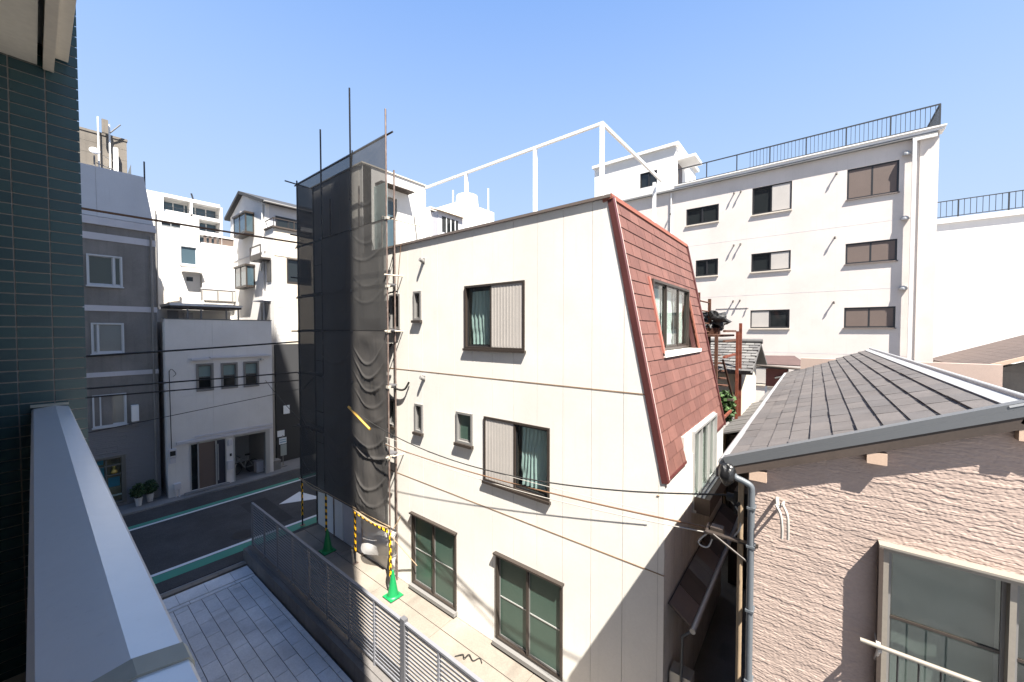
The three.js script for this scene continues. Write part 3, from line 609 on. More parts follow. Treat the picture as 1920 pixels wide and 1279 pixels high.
  part('wire_bracket', [box(4.93, 5.0, 4.60, 4.62, .46, .98), rod([4.9, 4.63, .9], [4.9, 4.4, .5], .014), rod([4.95, 4.6, .98], [5.2, 4.6, 1.0], .02), box(5.0, 5.12, 4.52, 4.66, .82, .95)], M.brownFrame, t);
  part('insulator', [rod([5.15, 5.02, .80], [5.15, 5.02, .68], .05, 10), rod([4.98, 5.02, .66], [5.2, 5.02, .66], .02), box(5.1, 5.3, 4.85, 5.12, .58, .72)], M.black, t);
  part('service_cable', [tube([[5.2, 4.98, .78], [5.05, 4.9, .66], [5.0, 4.75, .64], [5.02, 4.62, .7]], .01, 14), tube([[5.05, 4.6, .95], [5.0, 4.42, 1.08], [5.0, 4.40, .98], [5.05, 4.55, .92]], .01, 14)], M.cablePale, t);
  // window and its rail
  const w = win(F, t, hole, { splits: [1.30], frame: M.sashBeige, glass: M.clear, w: .04, out: .07, inn: -.12, zp: -.03, curtain: [0], curtainMat: mat([.15, .16, .155], { physical: true, rough: .95, transmission: .25, thickness: 0, side: THREE.DoubleSide }), mid: .55, barMat: M.brownFrame, sashMat: M.greyFrame, fold: .008, sillMat: M.sashBeige, label: 'pale framed window with grey curtain' });
  part('hood', fbox(F, hole[0] - .03, hole[1], 4.984, 5.004, .0, .11), M.sashBeige, w);
  part('jamb', fbox(F, hole[0] - .032, hole[0] - .002, 3.4, 4.98, -.01, .12), M.brownTrim, w);
  part('rail', [rod([4.74, 4.13, -.37], [4.74, 4.13, -2.3], .02, 10)], M.sashBeige, w);
  for (let k = 0; k < 4; k++) part('baluster', rod([4.75, 4.11, -.62 - k * .13], [4.75, 3.45, -.62 - k * .13], .007, 6), M.darkFrame, w);
  part('rail_bracket', [rod([4.98, 3.85, -.5], [4.76, 4.1, -.5], .014), box(4.76, 5, 4.06, 4.09, -.52, -.49)], M.shutter, w);
  part('rail_foot', [box(4.74, 5.0, 3.42, 3.45, -2.3, -.5)], M.shutter, w);
}

// ================================================================ WHITE FIVE-STOREY BLOCK BEHIND
{
  const U0 = 24.2, F = FU(U0), t = thing('white_block', 'white five storey block with black roof railing and brown shuttered windows', 'building', [28, 0, 4]);
  const rows = [];
  for (const [y, h, hl] of [[13.22, 14.65, 14.18], [10.18, 11.15, 11.12], [7.16, 8.12, 8.1], [4.15, 5.1, 5.1]]) {
    rows.push([1.05, 2.80, y, h, 'r'], [-2.78, -1.06, y, h, 'm'], [y > 13 ? -6.1 : -5.55, -4.38, y, hl, 'l']);
  }
  const holes = rows.map(r => r.slice(0, 4));
  const wall = part('wall', slab(F, [[-13, 0], [3.98, 0], [3.98, 15.5], [-13, 15.5]], holes, -.2, 0), M.whiteWarm, t);
  part('body', [box(24.401, 33, 0, 15.4, -3.97, 12.9)], M.whiteWarm, t);
  for (const y of [5.9, 8.95, 12.0]) part('band_joint', fbox(F, -13, 3.98, y - .006, y + .006, .0005, .004), M.greyBand, wall);
  rows.forEach(([a, b, c, d, k], i) => win(F, t, [a, b, c, d], k === 'r'
    ? { frame: M.darkFrame, shut: [0, 1], shutMat: M.shutterBrown, w: .07, out: -.03, inn: -.19, ribs: 0, sillMat: M.capMetal, sillOut: .10, sillH: .05 }
    : k === 'm' ? { frame: M.darkFrame, shut: [i > 6 ? 0 : 1], shutMat: M.shutter, ribs: 0, w: .06, out: -.02, inn: -.19, zp: -.1, glass: M.darkGlass, sillMat: M.tan, sillOut: .09, sillH: .07 }
      : { frame: M.darkFrame, glass: M.darkGlass, w: .06, out: -.02, inn: -.19, zp: -.1, sillMat: M.tan, sillOut: .09, sillH: .07 }));
  // eave slab, roof railing
  part('cornice', [fbox(F, -6.75, 4.12, 15.5, 15.62, -.4, .20), fbox(F, -6.75, 4.16, 15.621, 15.68, -.4, .25)], M.white, t);
  part('roof', box(24.0, 33, 15.4, 15.5, -3.9, 12.9), M.concreteGrey, t);
  const rl = part('railing', [fbox(F, -6.6, 4.0, 16.60, 16.65, .02, .07), fbox(F, -6.6, 4.0, 15.76, 15.79, .025, .065), box(24.17, 32, 16.60, 16.65, -4.0, -3.95), box(24.17, 32, 15.76, 15.79, -3.99, -3.96)], M.railing, t);
  for (let v = -3.98; v < 6.7; v += 1.5) part('railing_post', fbox(F, -v - .025, -v + .025, 15.68, 16.6, .02, .07), M.railing, rl);
  for (let v = -3.85; v < 3.0; v += .15) part('baluster', fbox(F, -v - .009, -v + .009, 15.79, 16.6, .035, .053), M.railing, rl);
  for (let u = 24.35; u < 31.8; u += .15) part('baluster', box(u - .009, u + .009, 15.79, 16.6, -3.985, -3.965), M.railing, rl);
  // penthouse
  const ph = part('penthouse', slab(F, [[-12.03, 15.5], [-6.72, 15.5], [-6.72, 18.1], [-12.03, 18.1]], [[-8.88, -7.82, 16.05, 16.97]], -.2, 0), M.white, t);
  part('penthouse_body', box(24.401, 29, 15.5, 18.1, 6.73, 12.0), M.white, t);
  part('penthouse_roof', [box(24.05, 29.2, 18.1, 18.28, 6.55, 12.15)], M.white, t);
  part('canopy', [box(24.5, 26.2, 17.35, 17.5, 5.7, 6.72)], M.white, t);
  part('door', [box(24.7, 25.5, 15.6, 17.2, 6.69, 6.725)], M.shutterBrown, t);
  win(F, t, [-8.88, -7.82, 16.05, 16.97], { frame: M.darkFrame, w: .05, out: -.02, inn: -.19, zp: -.1, sill: 0 });
  // downpipe, vents, stub pipes
  part('downpipe', [fbox(F, 3.17, 3.29, 0, 15.3, .16, .28), fbox(F, 3.17, 3.9, 15.26, 15.38, .10, .22)], M.white, t);
  part('pilaster', fbox(F, 3.42, 3.98, 0, 15.499, 0, .04), M.whiteWarm, t);
  for (const y of [14.8, 11.98, 8.9]) { const g = new THREE.SphereGeometry(.16, 14, 8, 0, 6.283, 0, 1.571); g.scale(1, 1, .9); g.rotateZ(.3); g.translate(U0 - .06, y - .03, 3.02); part('vent_hood', g, M.silver, t); }
  for (const [v, y] of [[-.66, 14.57], [-.65, 11.53], [-.66, 8.42], [3.30, 14.62], [3.62, 14.6], [3.28, 11.77], [3.60, 11.75], [3.27, 8.7], [3.59, 8.68], [6.95, 14.1]]) part('stub_pipe', [rod([U0 + .02, y, v], [U0 - .16, y - .02, v], .035, 10), rod([U0 - .14, y - .01, v], [U0 - .17, y - .10, v], .04, 10)], M.brownFrame, t);
  part('conduit', [fbox(F, -4.45, -2.9, 8.25, 8.27, 0, .02), rod([U0 - .03, 8.26, 2.95], [U0 - .12, 8.22, 2.88], .03)], M.greyFrame, t);
  part('downpipe', rod([U0 - .06, 0, 6.95], [U0 - .06, 15.3, 6.95], .04), M.white, t);
}
{
  const U0 = 35, F = FU(U0), t = thing('plain_white_building', 'plain white building with a black roof railing beyond the slate roof', 'building', [40, 0, -12]);
  part('wall', box(35, 46, 0, 13.6, -22, -4.6), M.white, t); part('cornice', fbox(F, 4.55, 22, 13.6, 13.9, -.5, .12), M.white, t);
  const rl = part('railing', [fbox(F, 4.6, 22, 14.92, 14.97, .0, .05), fbox(F, 4.6, 22, 13.98, 14.02, .0, .05)], M.railing, t);
  for (let x = 4.7; x < 14; x += .24) part('baluster', fbox(F, x - .012, x + .012, 14.02, 14.92, .015, .035), M.railing, rl);
  for (let x = 4.7; x < 14; x += 1.92) part('railing_post', fbox(F, x - .03, x + .03, 13.9, 14.92, -.005, .055), M.railing, rl);
}
{ // brown roofed house beyond the slate roof
  const t = thing('brown_roofed_house', 'low house with a red brown slate roof beside the white block', 'house', [23, 0, -7]);
  part('wall', box(21.6, 27, 0, 5.55, -10, -4.9), M.concreteOld, t);
  part('gable', slab(FU(21.6), [[4.9, 5.55], [10, 5.55], [7.4, 6.6]], [], -.2, -.01), M.concreteOld, t);
  const Fr = frame(W(0, 5.62, -4.4), new THREE.Vector3(-1, 0, 0), new THREE.Vector3(0, 1.26, 3)), Fb = frame(W(0, 5.62, -10.4), new THREE.Vector3(1, 0, 0), new THREE.Vector3(0, 1.26, -3));
  const r = part('roof', [fbox(Fr, -27.6, -21.0, 0, 3.25, -.08, -.003), fbox(Fb, 21.0, 27.6, 0, 3.25, -.08, -.003)], M.roofBrown, t);
  for (let k = 0; k < 12; k++) part('slate_course', fbox(Fr, -27.58, -21.05, k * .27 + .004, k * .27 + .268, 0, .012), M.roofBrown, r);
  part('verge', fbox(Fr, -21.04, -20.97, -.02, 3.25, -.1, .03), M.purlin, r); part('gutter', rod([21, 5.56, -4.33], [27.6, 5.56, -4.33], .06), M.brownTrim, r);
}

// ================================================================ SMALL ROOFS AND YARD IN THE GAP
{
  const t = thing('old_house', 'old beige house with grey tiled roof behind the rusty steel frame', 'house', [18, 0, 2.5]);
  part('wall', [box(14.3, 17.9, 0, 5.75, 1.85, 4.6)], M.tan, t);
  part('gable_wall', [slab(FV(1.84), [[14.2, 0], [18.0, 0], [18.0, 5.75], [16.0, 6.42], [14.2, 5.78]], [], -.1, 0)], M.tan, t);
  const Fr = frame(W(13.75, 5.72, 0), new THREE.Vector3(0, 0, 1), new THREE.Vector3(2.25, .86, 0)), L = Math.hypot(2.25, .86);
  const r = part('roof', [fbox(Fr, -4.9, -1.5, 0, L, -.08, -.002), fbox(frame(W(18.3, 5.72, 0), new THREE.Vector3(0, 0, -1), new THREE.Vector3(-2.25, .86, 0)), 1.5, 4.9, 0, L, -.08, 0)], M.oldTile[1], t);
  seed = 5; shingles(Fr, r, [-4.9, -1.5, 0, L - .05], [], .24, .28, M.oldTile, .02, 'roof_tile', .02, .02, .02);
  part('ridge', rod([16.0, 6.64, 1.45], [16.0, 6.64, 4.95], .09, 10), M.oldTile[1], r);
  part('side_porch', [box(13.9, 14.29, 0, 4.9, 2.0, 4.4)], M.concreteOld, t);
  part('bay_wall', [box(13.5, 13.89, 0, 4.3, 2.3, 3.9)], M.concreteOld, t);
  part('canopy', [box(13.0, 13.88, 4.905, 4.96, 1.9, 4.0)], M.brownTrim, t);
  part('door', [box(13.46, 13.49, 0, 2.2, 2.5, 3.4)], M.darkWall, t);
  part('white_unit', [box(12.6, 13.2, 5.0, 5.7, 2.6, 3.2)], M.whitePaint, t);
}
{
  const t = thing('rusty_frame', 'rusty steel stair frame standing behind the red mansard', 'steel frame', [13, 0, 2.1]);
  for (const [u, v, y] of [[13.65, 1.9, 7.0], [13.95, 1.86, 7.25], [11.8, 2.15, 6.9], [12.4, 2.75, 8.15], [13.15, 2.6, 8.0]]) part('post', box(u - .04, u + .04, 0, y, v - .04, v + .04), u > 13.5 ? M.rust : M.rustDark, t);
  for (const y of [7.0, 6.72, 6.28, 4.6]) part('rail', box(11.8, 13.61, y - .03, y + .03, 1.93, 1.99), y < 6.5 ? M.rust : M.rustDark, t);
  for (const y of [7.9, 7.62, 7.25, 7.0]) part('rail', rod([12.4, y, 2.7], [13.15, y - .02, 2.6], .022), M.rustDark, t);
  for (let k = 0; k < 5; k++) part('tread', box(12.0 + k * .3, 12.26 + k * .3, 6.3 - k * .25, 6.33 - k * .25, 2.1, 2.7), M.rustDark, t);
  part('brace', rod([11.9, 6.2, 2.0], [13.6, 4.7, 1.95], .03), M.rustDark, t);
  part('platform', box(11.9, 13.75, 6.84, 6.9, 2.0, 2.9), M.rustDark, t);
}
{
  const t = thing('rooftop_clutter', 'dark tarpaulin bundle piled on the rusty platform', 'tarpaulin', [13.2, 6.9, 2.5]);
  const g = new THREE.IcosahedronGeometry(.30, 4), p = g.attributes.position; for (let i = 0; i < p.count; i++) { const x = p.getX(i), y = p.getY(i), z = p.getZ(i), n = 1 + 1.1 * (noise(x * 11 + 3, y * 11 + z * 9, 12) - .5) + .6 * (noise(z * 19 + 5, x * 17 + y * 8, 13) - .5); p.setXYZ(i, x * n * 1.3, y * n * .95, z * n * 1.2); }
  const h = prep(g); h.computeVertexNormals(); h.translate(13.35, 7.35, -2.5); part('sheet', h, M.black, t); part('support', box(13.1, 13.5, 6.905, 7.1, 2.35, 2.75), M.rustDark, t);
}
{ // wine red awning roof on the white block's ground
  const t = thing('awning', 'maroon sheet awning roof in front of the white block', 'awning', [21, 0, 1.2]);
  part('roof_sheet', slab(frame(W(20.2, 5.55, 2.2), new THREE.Vector3(.25, -.02, .9), new THREE.Vector3(.9, .22, -.25)), [[0, 0], [2.1, 0], [1.9, 1.5], [.1, 1.3]], [], -.04, 0), mat([.085, .05, .047], { tex: T.slate, rough: .6 }), t);
  part('beam', rod([20.2, 5.48, 2.2], [20.9, 5.30, -.3], .05), M.brownTrim, t);
  part('panel', box(20.8, 20.86, 4.5, 5.3, .95, 1.75), mat([.16, .055, .045], { rough: .7 }), t);
  part('post', [box(20.8, 20.88, 0, 4.5, 1.7, 1.78), box(20.8, 20.88, 0, 4.5, .5, .58)], M.whitePaint, t);
}
{
  const t = thing('shed', 'small shed with pale grey sheet roof between slate roof and white block', 'shed', [19, 0, .9]);
  part('wall', box(17.6, 20.2, 0, 4.3, .3, 1.55), M.concreteOld, t);
  const Fr = frame(W(0, 4.35, 1.6), new THREE.Vector3(-1, 0, 0), new THREE.Vector3(0, .5, 1.6));
  part('roof', [fbox(Fr, -20.4, -17.2, -.05, 1.7, -.05, 0)], M.oldTile[0], t); part('roof', [fbox(frame(W(0, 4.95, 1.35), new THREE.Vector3(-1, 0, 0), new THREE.Vector3(0, .5, 1.6)), -22.4, -20.5, -.05, 1.7, -.05, 0)], M.oldTile[2], t);
  part('window', [box(17.55, 17.6, 3.2, 3.9, .7, 1.4)], M.darkGlass, t);
}
{
  const t = thing('lean_to', 'low lean to with dark grey metal roof behind the slate eave', 'shed', [12.2, 0, 1.2]);
  part('wall', box(11.9, 16.6, 0, 4.15, .9, 1.8), M.brownTrim, t);
  const Fr = frame(W(0, 4.22, 2.0), new THREE.Vector3(-1, 0, 0), new THREE.Vector3(0, .38, 1.1));
  const r = part('roof', fbox(Fr, -16.8, -11.6, 0, 1.15, -.04, 0), M.oldTile[1], t);
  for (let k = 0; k < 8; k++) part('seam', fbox(Fr, -16.7 + k * .7, -16.67 + k * .7, 0, 1.1, .0005, .025), M.greyFrame, r);
  part('gutter', rod([11.6, 4.2, 2.04], [16.8, 4.2, 2.04], .05), M.greyFrame, r);
}
{
  const t = thing('shrub', 'bright green shrub at the foot of the rusty frame', 'shrub', [14.4, 3.2, 2.0]);
  part('foliage', leaves(13.2, 4.75, 2.12, .26, .45, 420, .075, 33), M.leaf[2], t); part('foliage', leaves(13.25, 4.6, 2.12, .26, .45, 300, .075, 34), M.leaf[0], t);
  part('stem', [rod([13.2, 0, 2.12], [13.2, 4.6, 2.12], .03), rod([13.2, 4.2, 2.12], [13.35, 4.9, 2.05], .015)], M.wood, t);
}

// ================================================================ ACROSS THE STREET: GREY BUILDING
{
  const V0 = 21.7, F = FV(V0), t = thing('grey_shop_building', 'four storey dark grey building with pale bands and a stone clad shop front', 'building', [0, 0, 24]);
  const ws = [[1.31, 2.27, 8.76, 9.95], [1.38, 2.27, 6.13, 7.32], [1.36, 2.29, 3.27, 4.52]], more = [[-1.6, -.4, 8.76, 9.95], [-1.6, -.4, 6.13, 7.32], [-1.6, -.4, 3.27, 4.52]], shop = [.2, 2.22, .12, 2.04];
  const wall = part('wall', slab(F, [[-5, 3.28], [3.26, 3.28], [3.26, 11.1], [-5, 11.1]], [...ws, ...more].map(h => [h[0], h[1], Math.max(h[2], 3.29), h[3]]), -.25, 0), M.greyWall, t);
  part('body', box(-4.98, 3.24, 0, 11.2, 21.951, 30), M.greyWall, t);
  part('stone_cladding', slab(F, [[-5, 0], [3.26, 0], [3.26, 3.275], [-5, 3.275]], [shop], -.25, .012), M.stone, t);
  for (const [a, b] of [[10.52, 10.78], [7.78, 8.0], [5.22, 5.4]]) part('band', fbox(F, -5, 3.27, a, b, .0, .03), M.greyBand, wall);
  part('side_strip', fbox(F, 1.0, 1.9, 3.29, 6.05, .001, .006), M.greyWall, wall);
  // mansard upper storey
  const up = new THREE.Vector3(0, 1.95, -.18), Fm = frame(W(0, 11.42, V0 - .02), new THREE.Vector3(1, 0, 0), up);
  const m = part('mansard_panel', slab(Fm, [[-5, 0], [3.22, 0], [2.98, 1.96], [-5, 1.96]], [], -.2, 0), M.greyPanel, t);
  for (const x of [-3.2, -1.4, .4, 1.62]) part('panel_joint', fbox(Fm, x, x + .006, .02, 1.9, .0004, .003), M.greyWall, m);
  part('cornice', [fbox(F, -5.02, 3.29, 11.1, 11.24, -.2, .07), fbox(F, -5.02, 3.28, 11.242, 11.40, -.2, .04)], M.greyBand, t);
  part('attic', box(-4.9, 2.9, 11.2, 13.3, 22.1, 29.9), M.greyPanel, t);
  const o = { frame: M.whiteFrame, glass: M.darkGlass, w: .05, out: .04, inn: -.12, sashMat: M.whiteFrame, sillOut: .05 };
  win(F, t, ws[0], { ...o, splits: [2.03], glass: mat([.05, .06, .045], { physical: true, rough: .06 }), label: 'white framed sliding window of the top floor' });
  const pale = mat([.16, .18, .18], { physical: true, rough: .12, tex: T.grain });
  win(F, t, ws[1], { ...o, splits: [1.55], glass: pale }); win(F, t, ws[2], { ...o, splits: [1.57], glass: pale });
  more.forEach(h => win(F, t, h, o));
  part('wall_unit', [box(2.41, 2.62, 3.35, 4.0, 21.5, 21.69)], M.whitePaint, t, { label: 'small white wall unit beside the first floor window' });
  part('unit_bracket', box(2.44, 2.59, 3.2, 3.34, 21.52, 21.69), M.greyFrame, t);
  part('downpipe', rod([3.12, 0, 21.64], [3.12, 10.9, 21.64], .04), M.greyWall, t);
  // shop window
  const sw = part('shop_window', [fbox(F, .2, 2.22, 1.96, 2.04, -.2, .03), fbox(F, 2.10, 2.22, .12, 1.96, -.2, .03), fbox(F, .2, .28, .12, 1.96, -.2, .03), fbox(F, .28, 2.10, .12, .2, -.2, .06), fbox(F, 1.66, 1.70, .2, 1.96, -.1, .0), fbox(F, .28, 1.66, 1.66, 1.70, -.1, 0), fbox(F, 1.7, 2.10, 1.66, 1.70, -.1, 0), fbox(F, 1.7, 2.1, 1.28, 1.31, -.1, 0), fbox(F, .9, .94, .2, 1.66, -.1, 0)], mat([.12, .115, .10], { rough: .6 }), t);
  part('pane', fbox(F, .28, 2.10, .2, 1.96, -.07, -.064), M.clear, sw);
  part('back_panel', fbox(F, .2, 2.22, .12, 2.04, -.245, -.24), M.wood, sw);
  part('poster', fbox(F, 1.40, 1.64, 1.10, 1.64, -.19, -.185), M.bluePoster, sw); part('poster', fbox(F, 1.74, 2.06, .78, 1.16, -.19, -.185), M.bluePoster, sw); part('poster', fbox(F, 1.45, 1.62, 1.74, 1.9, -.19, -.185), M.bluePoster, sw);
  part('shelf', fbox(F, 1.72, 2.1, .42, .46, -.2, -.09), M.whitePaint, sw);
  { const g = new THREE.LatheGeometry([[0, 0], [.10, .01], [.11, .08], [.075, .16], [.05, .2], [.075, .25], [.07, .31], [0, .35]].map(p => new THREE.Vector2(...p)), 16); g.translate(1.9, 1.32, -21.84); part('ornament', g, M.gold, sw); }
  part('gas_meter', box(2.95, 3.15, .02, .35, 21.5, 21.68), M.greyFrame, t);
}
{
  const pot = (label, u, v, sd) => {
    const t = thing('potted_plant', label, 'potted plant', [u, 0, v], 'white pots by the grey shop wall');
    const g = new THREE.CylinderGeometry(.15, .105, .32, 4, 1); g.rotateY(Math.PI / 4); g.translate(u, .16, -v);
    const r = new THREE.TorusGeometry(.145, .018, 6, 4); r.rotateX(Math.PI / 2); r.rotateY(Math.PI / 4); r.translate(u, .32, -v);
    part('pot', [g, r], M.potWhite, t); part('soil', box(u - .09, u + .09, .30, .322, v - .09, v + .09), M.darkSoil, t);
    part('stem', [rod([u, .3, v], [u + .04, .7, v], .012), rod([u, .3, v], [u - .08, .65, v + .03], .01)], M.wood, t);
    part('foliage', leaves(u, .66, v, .27, .26, 300, .055, sd, .1), M.leaf[0], t); part('foliage', leaves(u, .62, v, .25, .26, 220, .055, sd + 1, .1), M.leafDark[0], t);
  };
  pot('leafy plant in a white pot under the shop window end', 2.50, 21.15, 44); pot('leafy plant in a white pot next to the black gap', 2.86, 21.33, 55);
}
{ // concrete block with aerials behind
  const t = thing('concrete_block', 'raw concrete rooftop block with aerials and a dish above the grey panel', 'building', [0, 0, 26]);
  const F = FV(25.5), w = part('wall', box(-6, 2.92, 0, 15.9, 25.5, 31), M.concreteOld, t);
  for (const y of [14.2, 15.0, 15.5]) part('board_joint', fbox(F, -6, 2.92, y, y + .015, .0005, .006), M.jointGrey, w);
  part('parapet', fbox(F, -6, 2.95, 15.9, 16.0, -.3, .03), M.concreteOld, t);
  part('aerial', rod([2.0, 13.5, 25.3], [2.0, 16.6, 25.3], .03), M.whitePaint, t); part('aerial', rod([2.35, 13.5, 25.3], [2.35, 16.4, 25.3], .03), M.whitePaint, t);
  part('antenna_panel', [box(2.1, 2.3, 15.9, 16.5, 25.1, 25.2)], M.concreteOld, t); part('antenna_panel', box(2.45, 2.6, 13.6, 15.4, 25.2, 25.35), M.whitePaint, t);
  { const g = new THREE.SphereGeometry(.22, 18, 8, 0, 6.283, 0, .9); g.rotateX(1.2); g.translate(1.85, 14.9, -25.1); part('dish', g, M.greyPanel, t); }
  part('dish_arm', [rod([1.85, 13.6, 25.2], [1.85, 14.8, 25.2], .03), rod([1.9, 14.5, 25.2], [2.5, 14.4, 25.3], .02), rod([2.35, 16.0, 25.3], [2.7, 16.5, 25.2], .025), rod([2.2, 14.9, 25.3], [2.6, 14.7, 25.3], .02)], M.greyFrame, t);
  part('roof_access', [slab(F, [[2.65, 13.3], [3.05, 13.3], [3.05, 14.9]], [], -.1, 0)], M.pipeGrey, t);
  part('mast', rod([3.3, 13.2, 24], [3.3, 14.7, 24], .03), M.darkFrame, t);
}
// ================================================================ BEIGE HOUSE
{
  const V0 = 21.1, F = FV(V0), t = thing('beige_house', 'pale beige two storey house with three dark sash windows and open garage', 'house', [5.3, 0, 23]);
  const ws = [[4.39, 5.01, 4.35, 5.57], [5.28, 5.92, 4.36, 5.55], [6.15, 6.79, 4.34, 5.56]], door = [4.12, 5.42, .06, 2.12], garage = [5.70, 7.20, -.05, 2.16];
  const wall = part('wall', slab(F, [[3.4, -.12], [7.36, -.12], [7.36, 7.5], [3.4, 7.5]], [...ws, door, garage], -.22, -.016), M.beigeWall, t);
  for (const [x0, x1] of [[3.4, 4.98], [4.986, 7.36]]) for (const [y0, y1] of [[-.1, 2.38], [2.386, 4.2], [4.206, 6.33], [6.336, 7.5]]) {
    for (const q of islands(rectMinus([x0, x1, y0, y1], [...ws, door, garage]))) part('wall_panel', q.map(r => fbox(F, ...r, -.0155, 0)), M.beigeWall, wall);
  }
  part('body', [box(3.42, 5.6, 0, 7.4, 21.321, 27), box(5.6, 7.34, 2.3, 7.4, 21.321, 27), box(5.6, 7.34, -.1, 2.3, 24.2, 27), box(7.24, 7.34, -.1, 2.3, 21.32, 24.2)], M.beigeWall, t);
  part('parapet_cap', fbox(F, 3.38, 7.38, 7.502, 7.54, -.3, .02), M.flashing, t);
  for (const w of ws) { const b = win(F, t, w, { cols: 1, frame: M.greyFrame, glass: M.darkGlass, w: .08, out: .03, inn: -.18, zp: -.07, mid: .5, barMat: M.greyFrame, sill: 0 }); part('blind', fbox(F, w[0] + .11, w[1] - .11, (w[2] + w[3]) / 2 + .03, w[3] - .12, -.066, -.06), mat([.17, .24, .235], { rough: .6 }), b); }
  part('window_hood', [fbox(F, 4.22, 4.85, 5.72, 5.82, .0, .12), fbox(F, 4.87, 7.3, 5.78, 5.86, 0, .12)], M.greyBand, t);
  part('wall_lamp', box(6.85, 6.96, 5.58, 5.66, 20.96, 21.09), M.silver, t);
  part('door_canopy', [fbox(F, 3.68, 7.32, 2.18, 2.30, 0, .10), fbox(F, 4.3, 7.34, 2.36, 2.42, 0, .05)], M.greyBand, t);
  const e = part('entrance', [fbox(F, 4.12, 4.16, .06, 2.12, -.12, .02), fbox(F, 4.38, 4.42, .06, 2.12, -.12, .02), fbox(F, 5.02, 5.07, .06, 2.12, -.12, .02), fbox(F, 5.38, 5.42, .06, 2.12, -.12, .02), fbox(F, 4.16, 5.38, 2.07, 2.12, -.12, .02)], M.silver, t);
  part('pane', fbox(F, 4.16, 4.38, .06, 2.07, -.08, -.07), M.darkGlass, e); part('door', fbox(F, 4.42, 5.02, .06, 2.07, -.07, -.02), M.shutterBrown, e); part('handle', fbox(F, 5.09, 5.12, .25, 1.9, .0, .05), M.silver, e); part('side_panel', fbox(F, 5.07, 5.38, .06, 2.07, -.07, -.03), mat([.025, .028, .045], { rough: .4 }), e);
  part('intercom', fbox(F, 5.5, 5.64, 1.72, 1.98, 0, .04), M.greyBand, t); part('mailbox', fbox(F, 5.46, 5.66, .62, 1.02, 0, .07), M.greyBand, t); part('doorbell', fbox(F, 5.55, 5.62, 1.22, 1.34, 0, .03), M.black, t);
  part('garage_frame', [fbox(F, 5.7, 5.75, -.05, 2.16, -.2, .02), fbox(F, 7.02, 7.20, -.05, 2.16, -.2, .02), fbox(F, 5.75, 7.02, 2.06, 2.16, -.2, .02)], M.silver, t);
  part('garage_wall', box(5.62, 7.22, -.1, 2.25, 24.1, 24.18), M.beigeWall, t);
  part('electric_meter', [fbox(F, 3.42, 3.66, 1.72, 2.06, .0, .14), fbox(F, 3.45, 3.64, 1.46, 1.68, 0, .12)], M.greyBand, t); part('meter_face', fbox(F, 3.45, 3.63, 1.78, 1.98, .1405, .146), M.black, t);
  part('conduit', [rod([3.52, 2.06, 21.06], [3.50, 5.35, 21.06], .014), tube([[3.5, 5.3, 21.06], [3.55, 5.42, 20.98], [3.7, 5.2, 20.98], [3.62, 5.1, 21.04]], .01, 12)], M.cable, t);
  part('gas_meter', [fbox(F, 3.56, 3.78, .32, .56, .0, .16), rod([3.62, -.05, 21.0], [3.62, .32, 21.0], .025), rod([3.73, -.05, 21.0], [3.73, .32, 21.0], .025)], M.greyBand, t);
  part('step', box(3.9, 5.5, -.1, .05, 20.85, 21.08), M.concreteGrey, t);
}
{
  const t = thing('bicycle', 'dark bicycle parked inside the open garage', 'bicycle', [6.2, 0, 22]);
  for (const u of [5.95, 6.75]) { const g = new THREE.TorusGeometry(.3, .02, 8, 28); g.translate(u, .27, -22); part('wheel', g, M.black, t); }
  part('frame', [rod([5.95, .27, 22], [6.15, .8, 22], .018), rod([6.15, .7, 22], [6.5, .72, 22], .018), rod([6.5, .85, 22], [6.38, .27, 22], .018), rod([6.38, .27, 22], [6.15, .7, 22], .018), rod([6.38, .27, 22], [6.75, .27, 22], .015), rod([6.75, .27, 22], [6.5, .72, 22], .015)], M.silver, t);
  part('handlebar', rod([6.13, .85, 21.75], [6.13, .85, 22.25], .015), M.black, t); part('saddle', box(6.42, 6.6, .85, .9, 21.93, 22.07), M.black, t);
}
solo('storage_box', [box(6.75, 7.05, -.06, .5, 21.5, 21.9), box(6.73, 7.07, .501, .53, 21.48, 21.92)], M.greyBand, 'pale storage box standing inside the garage opening', 'box');
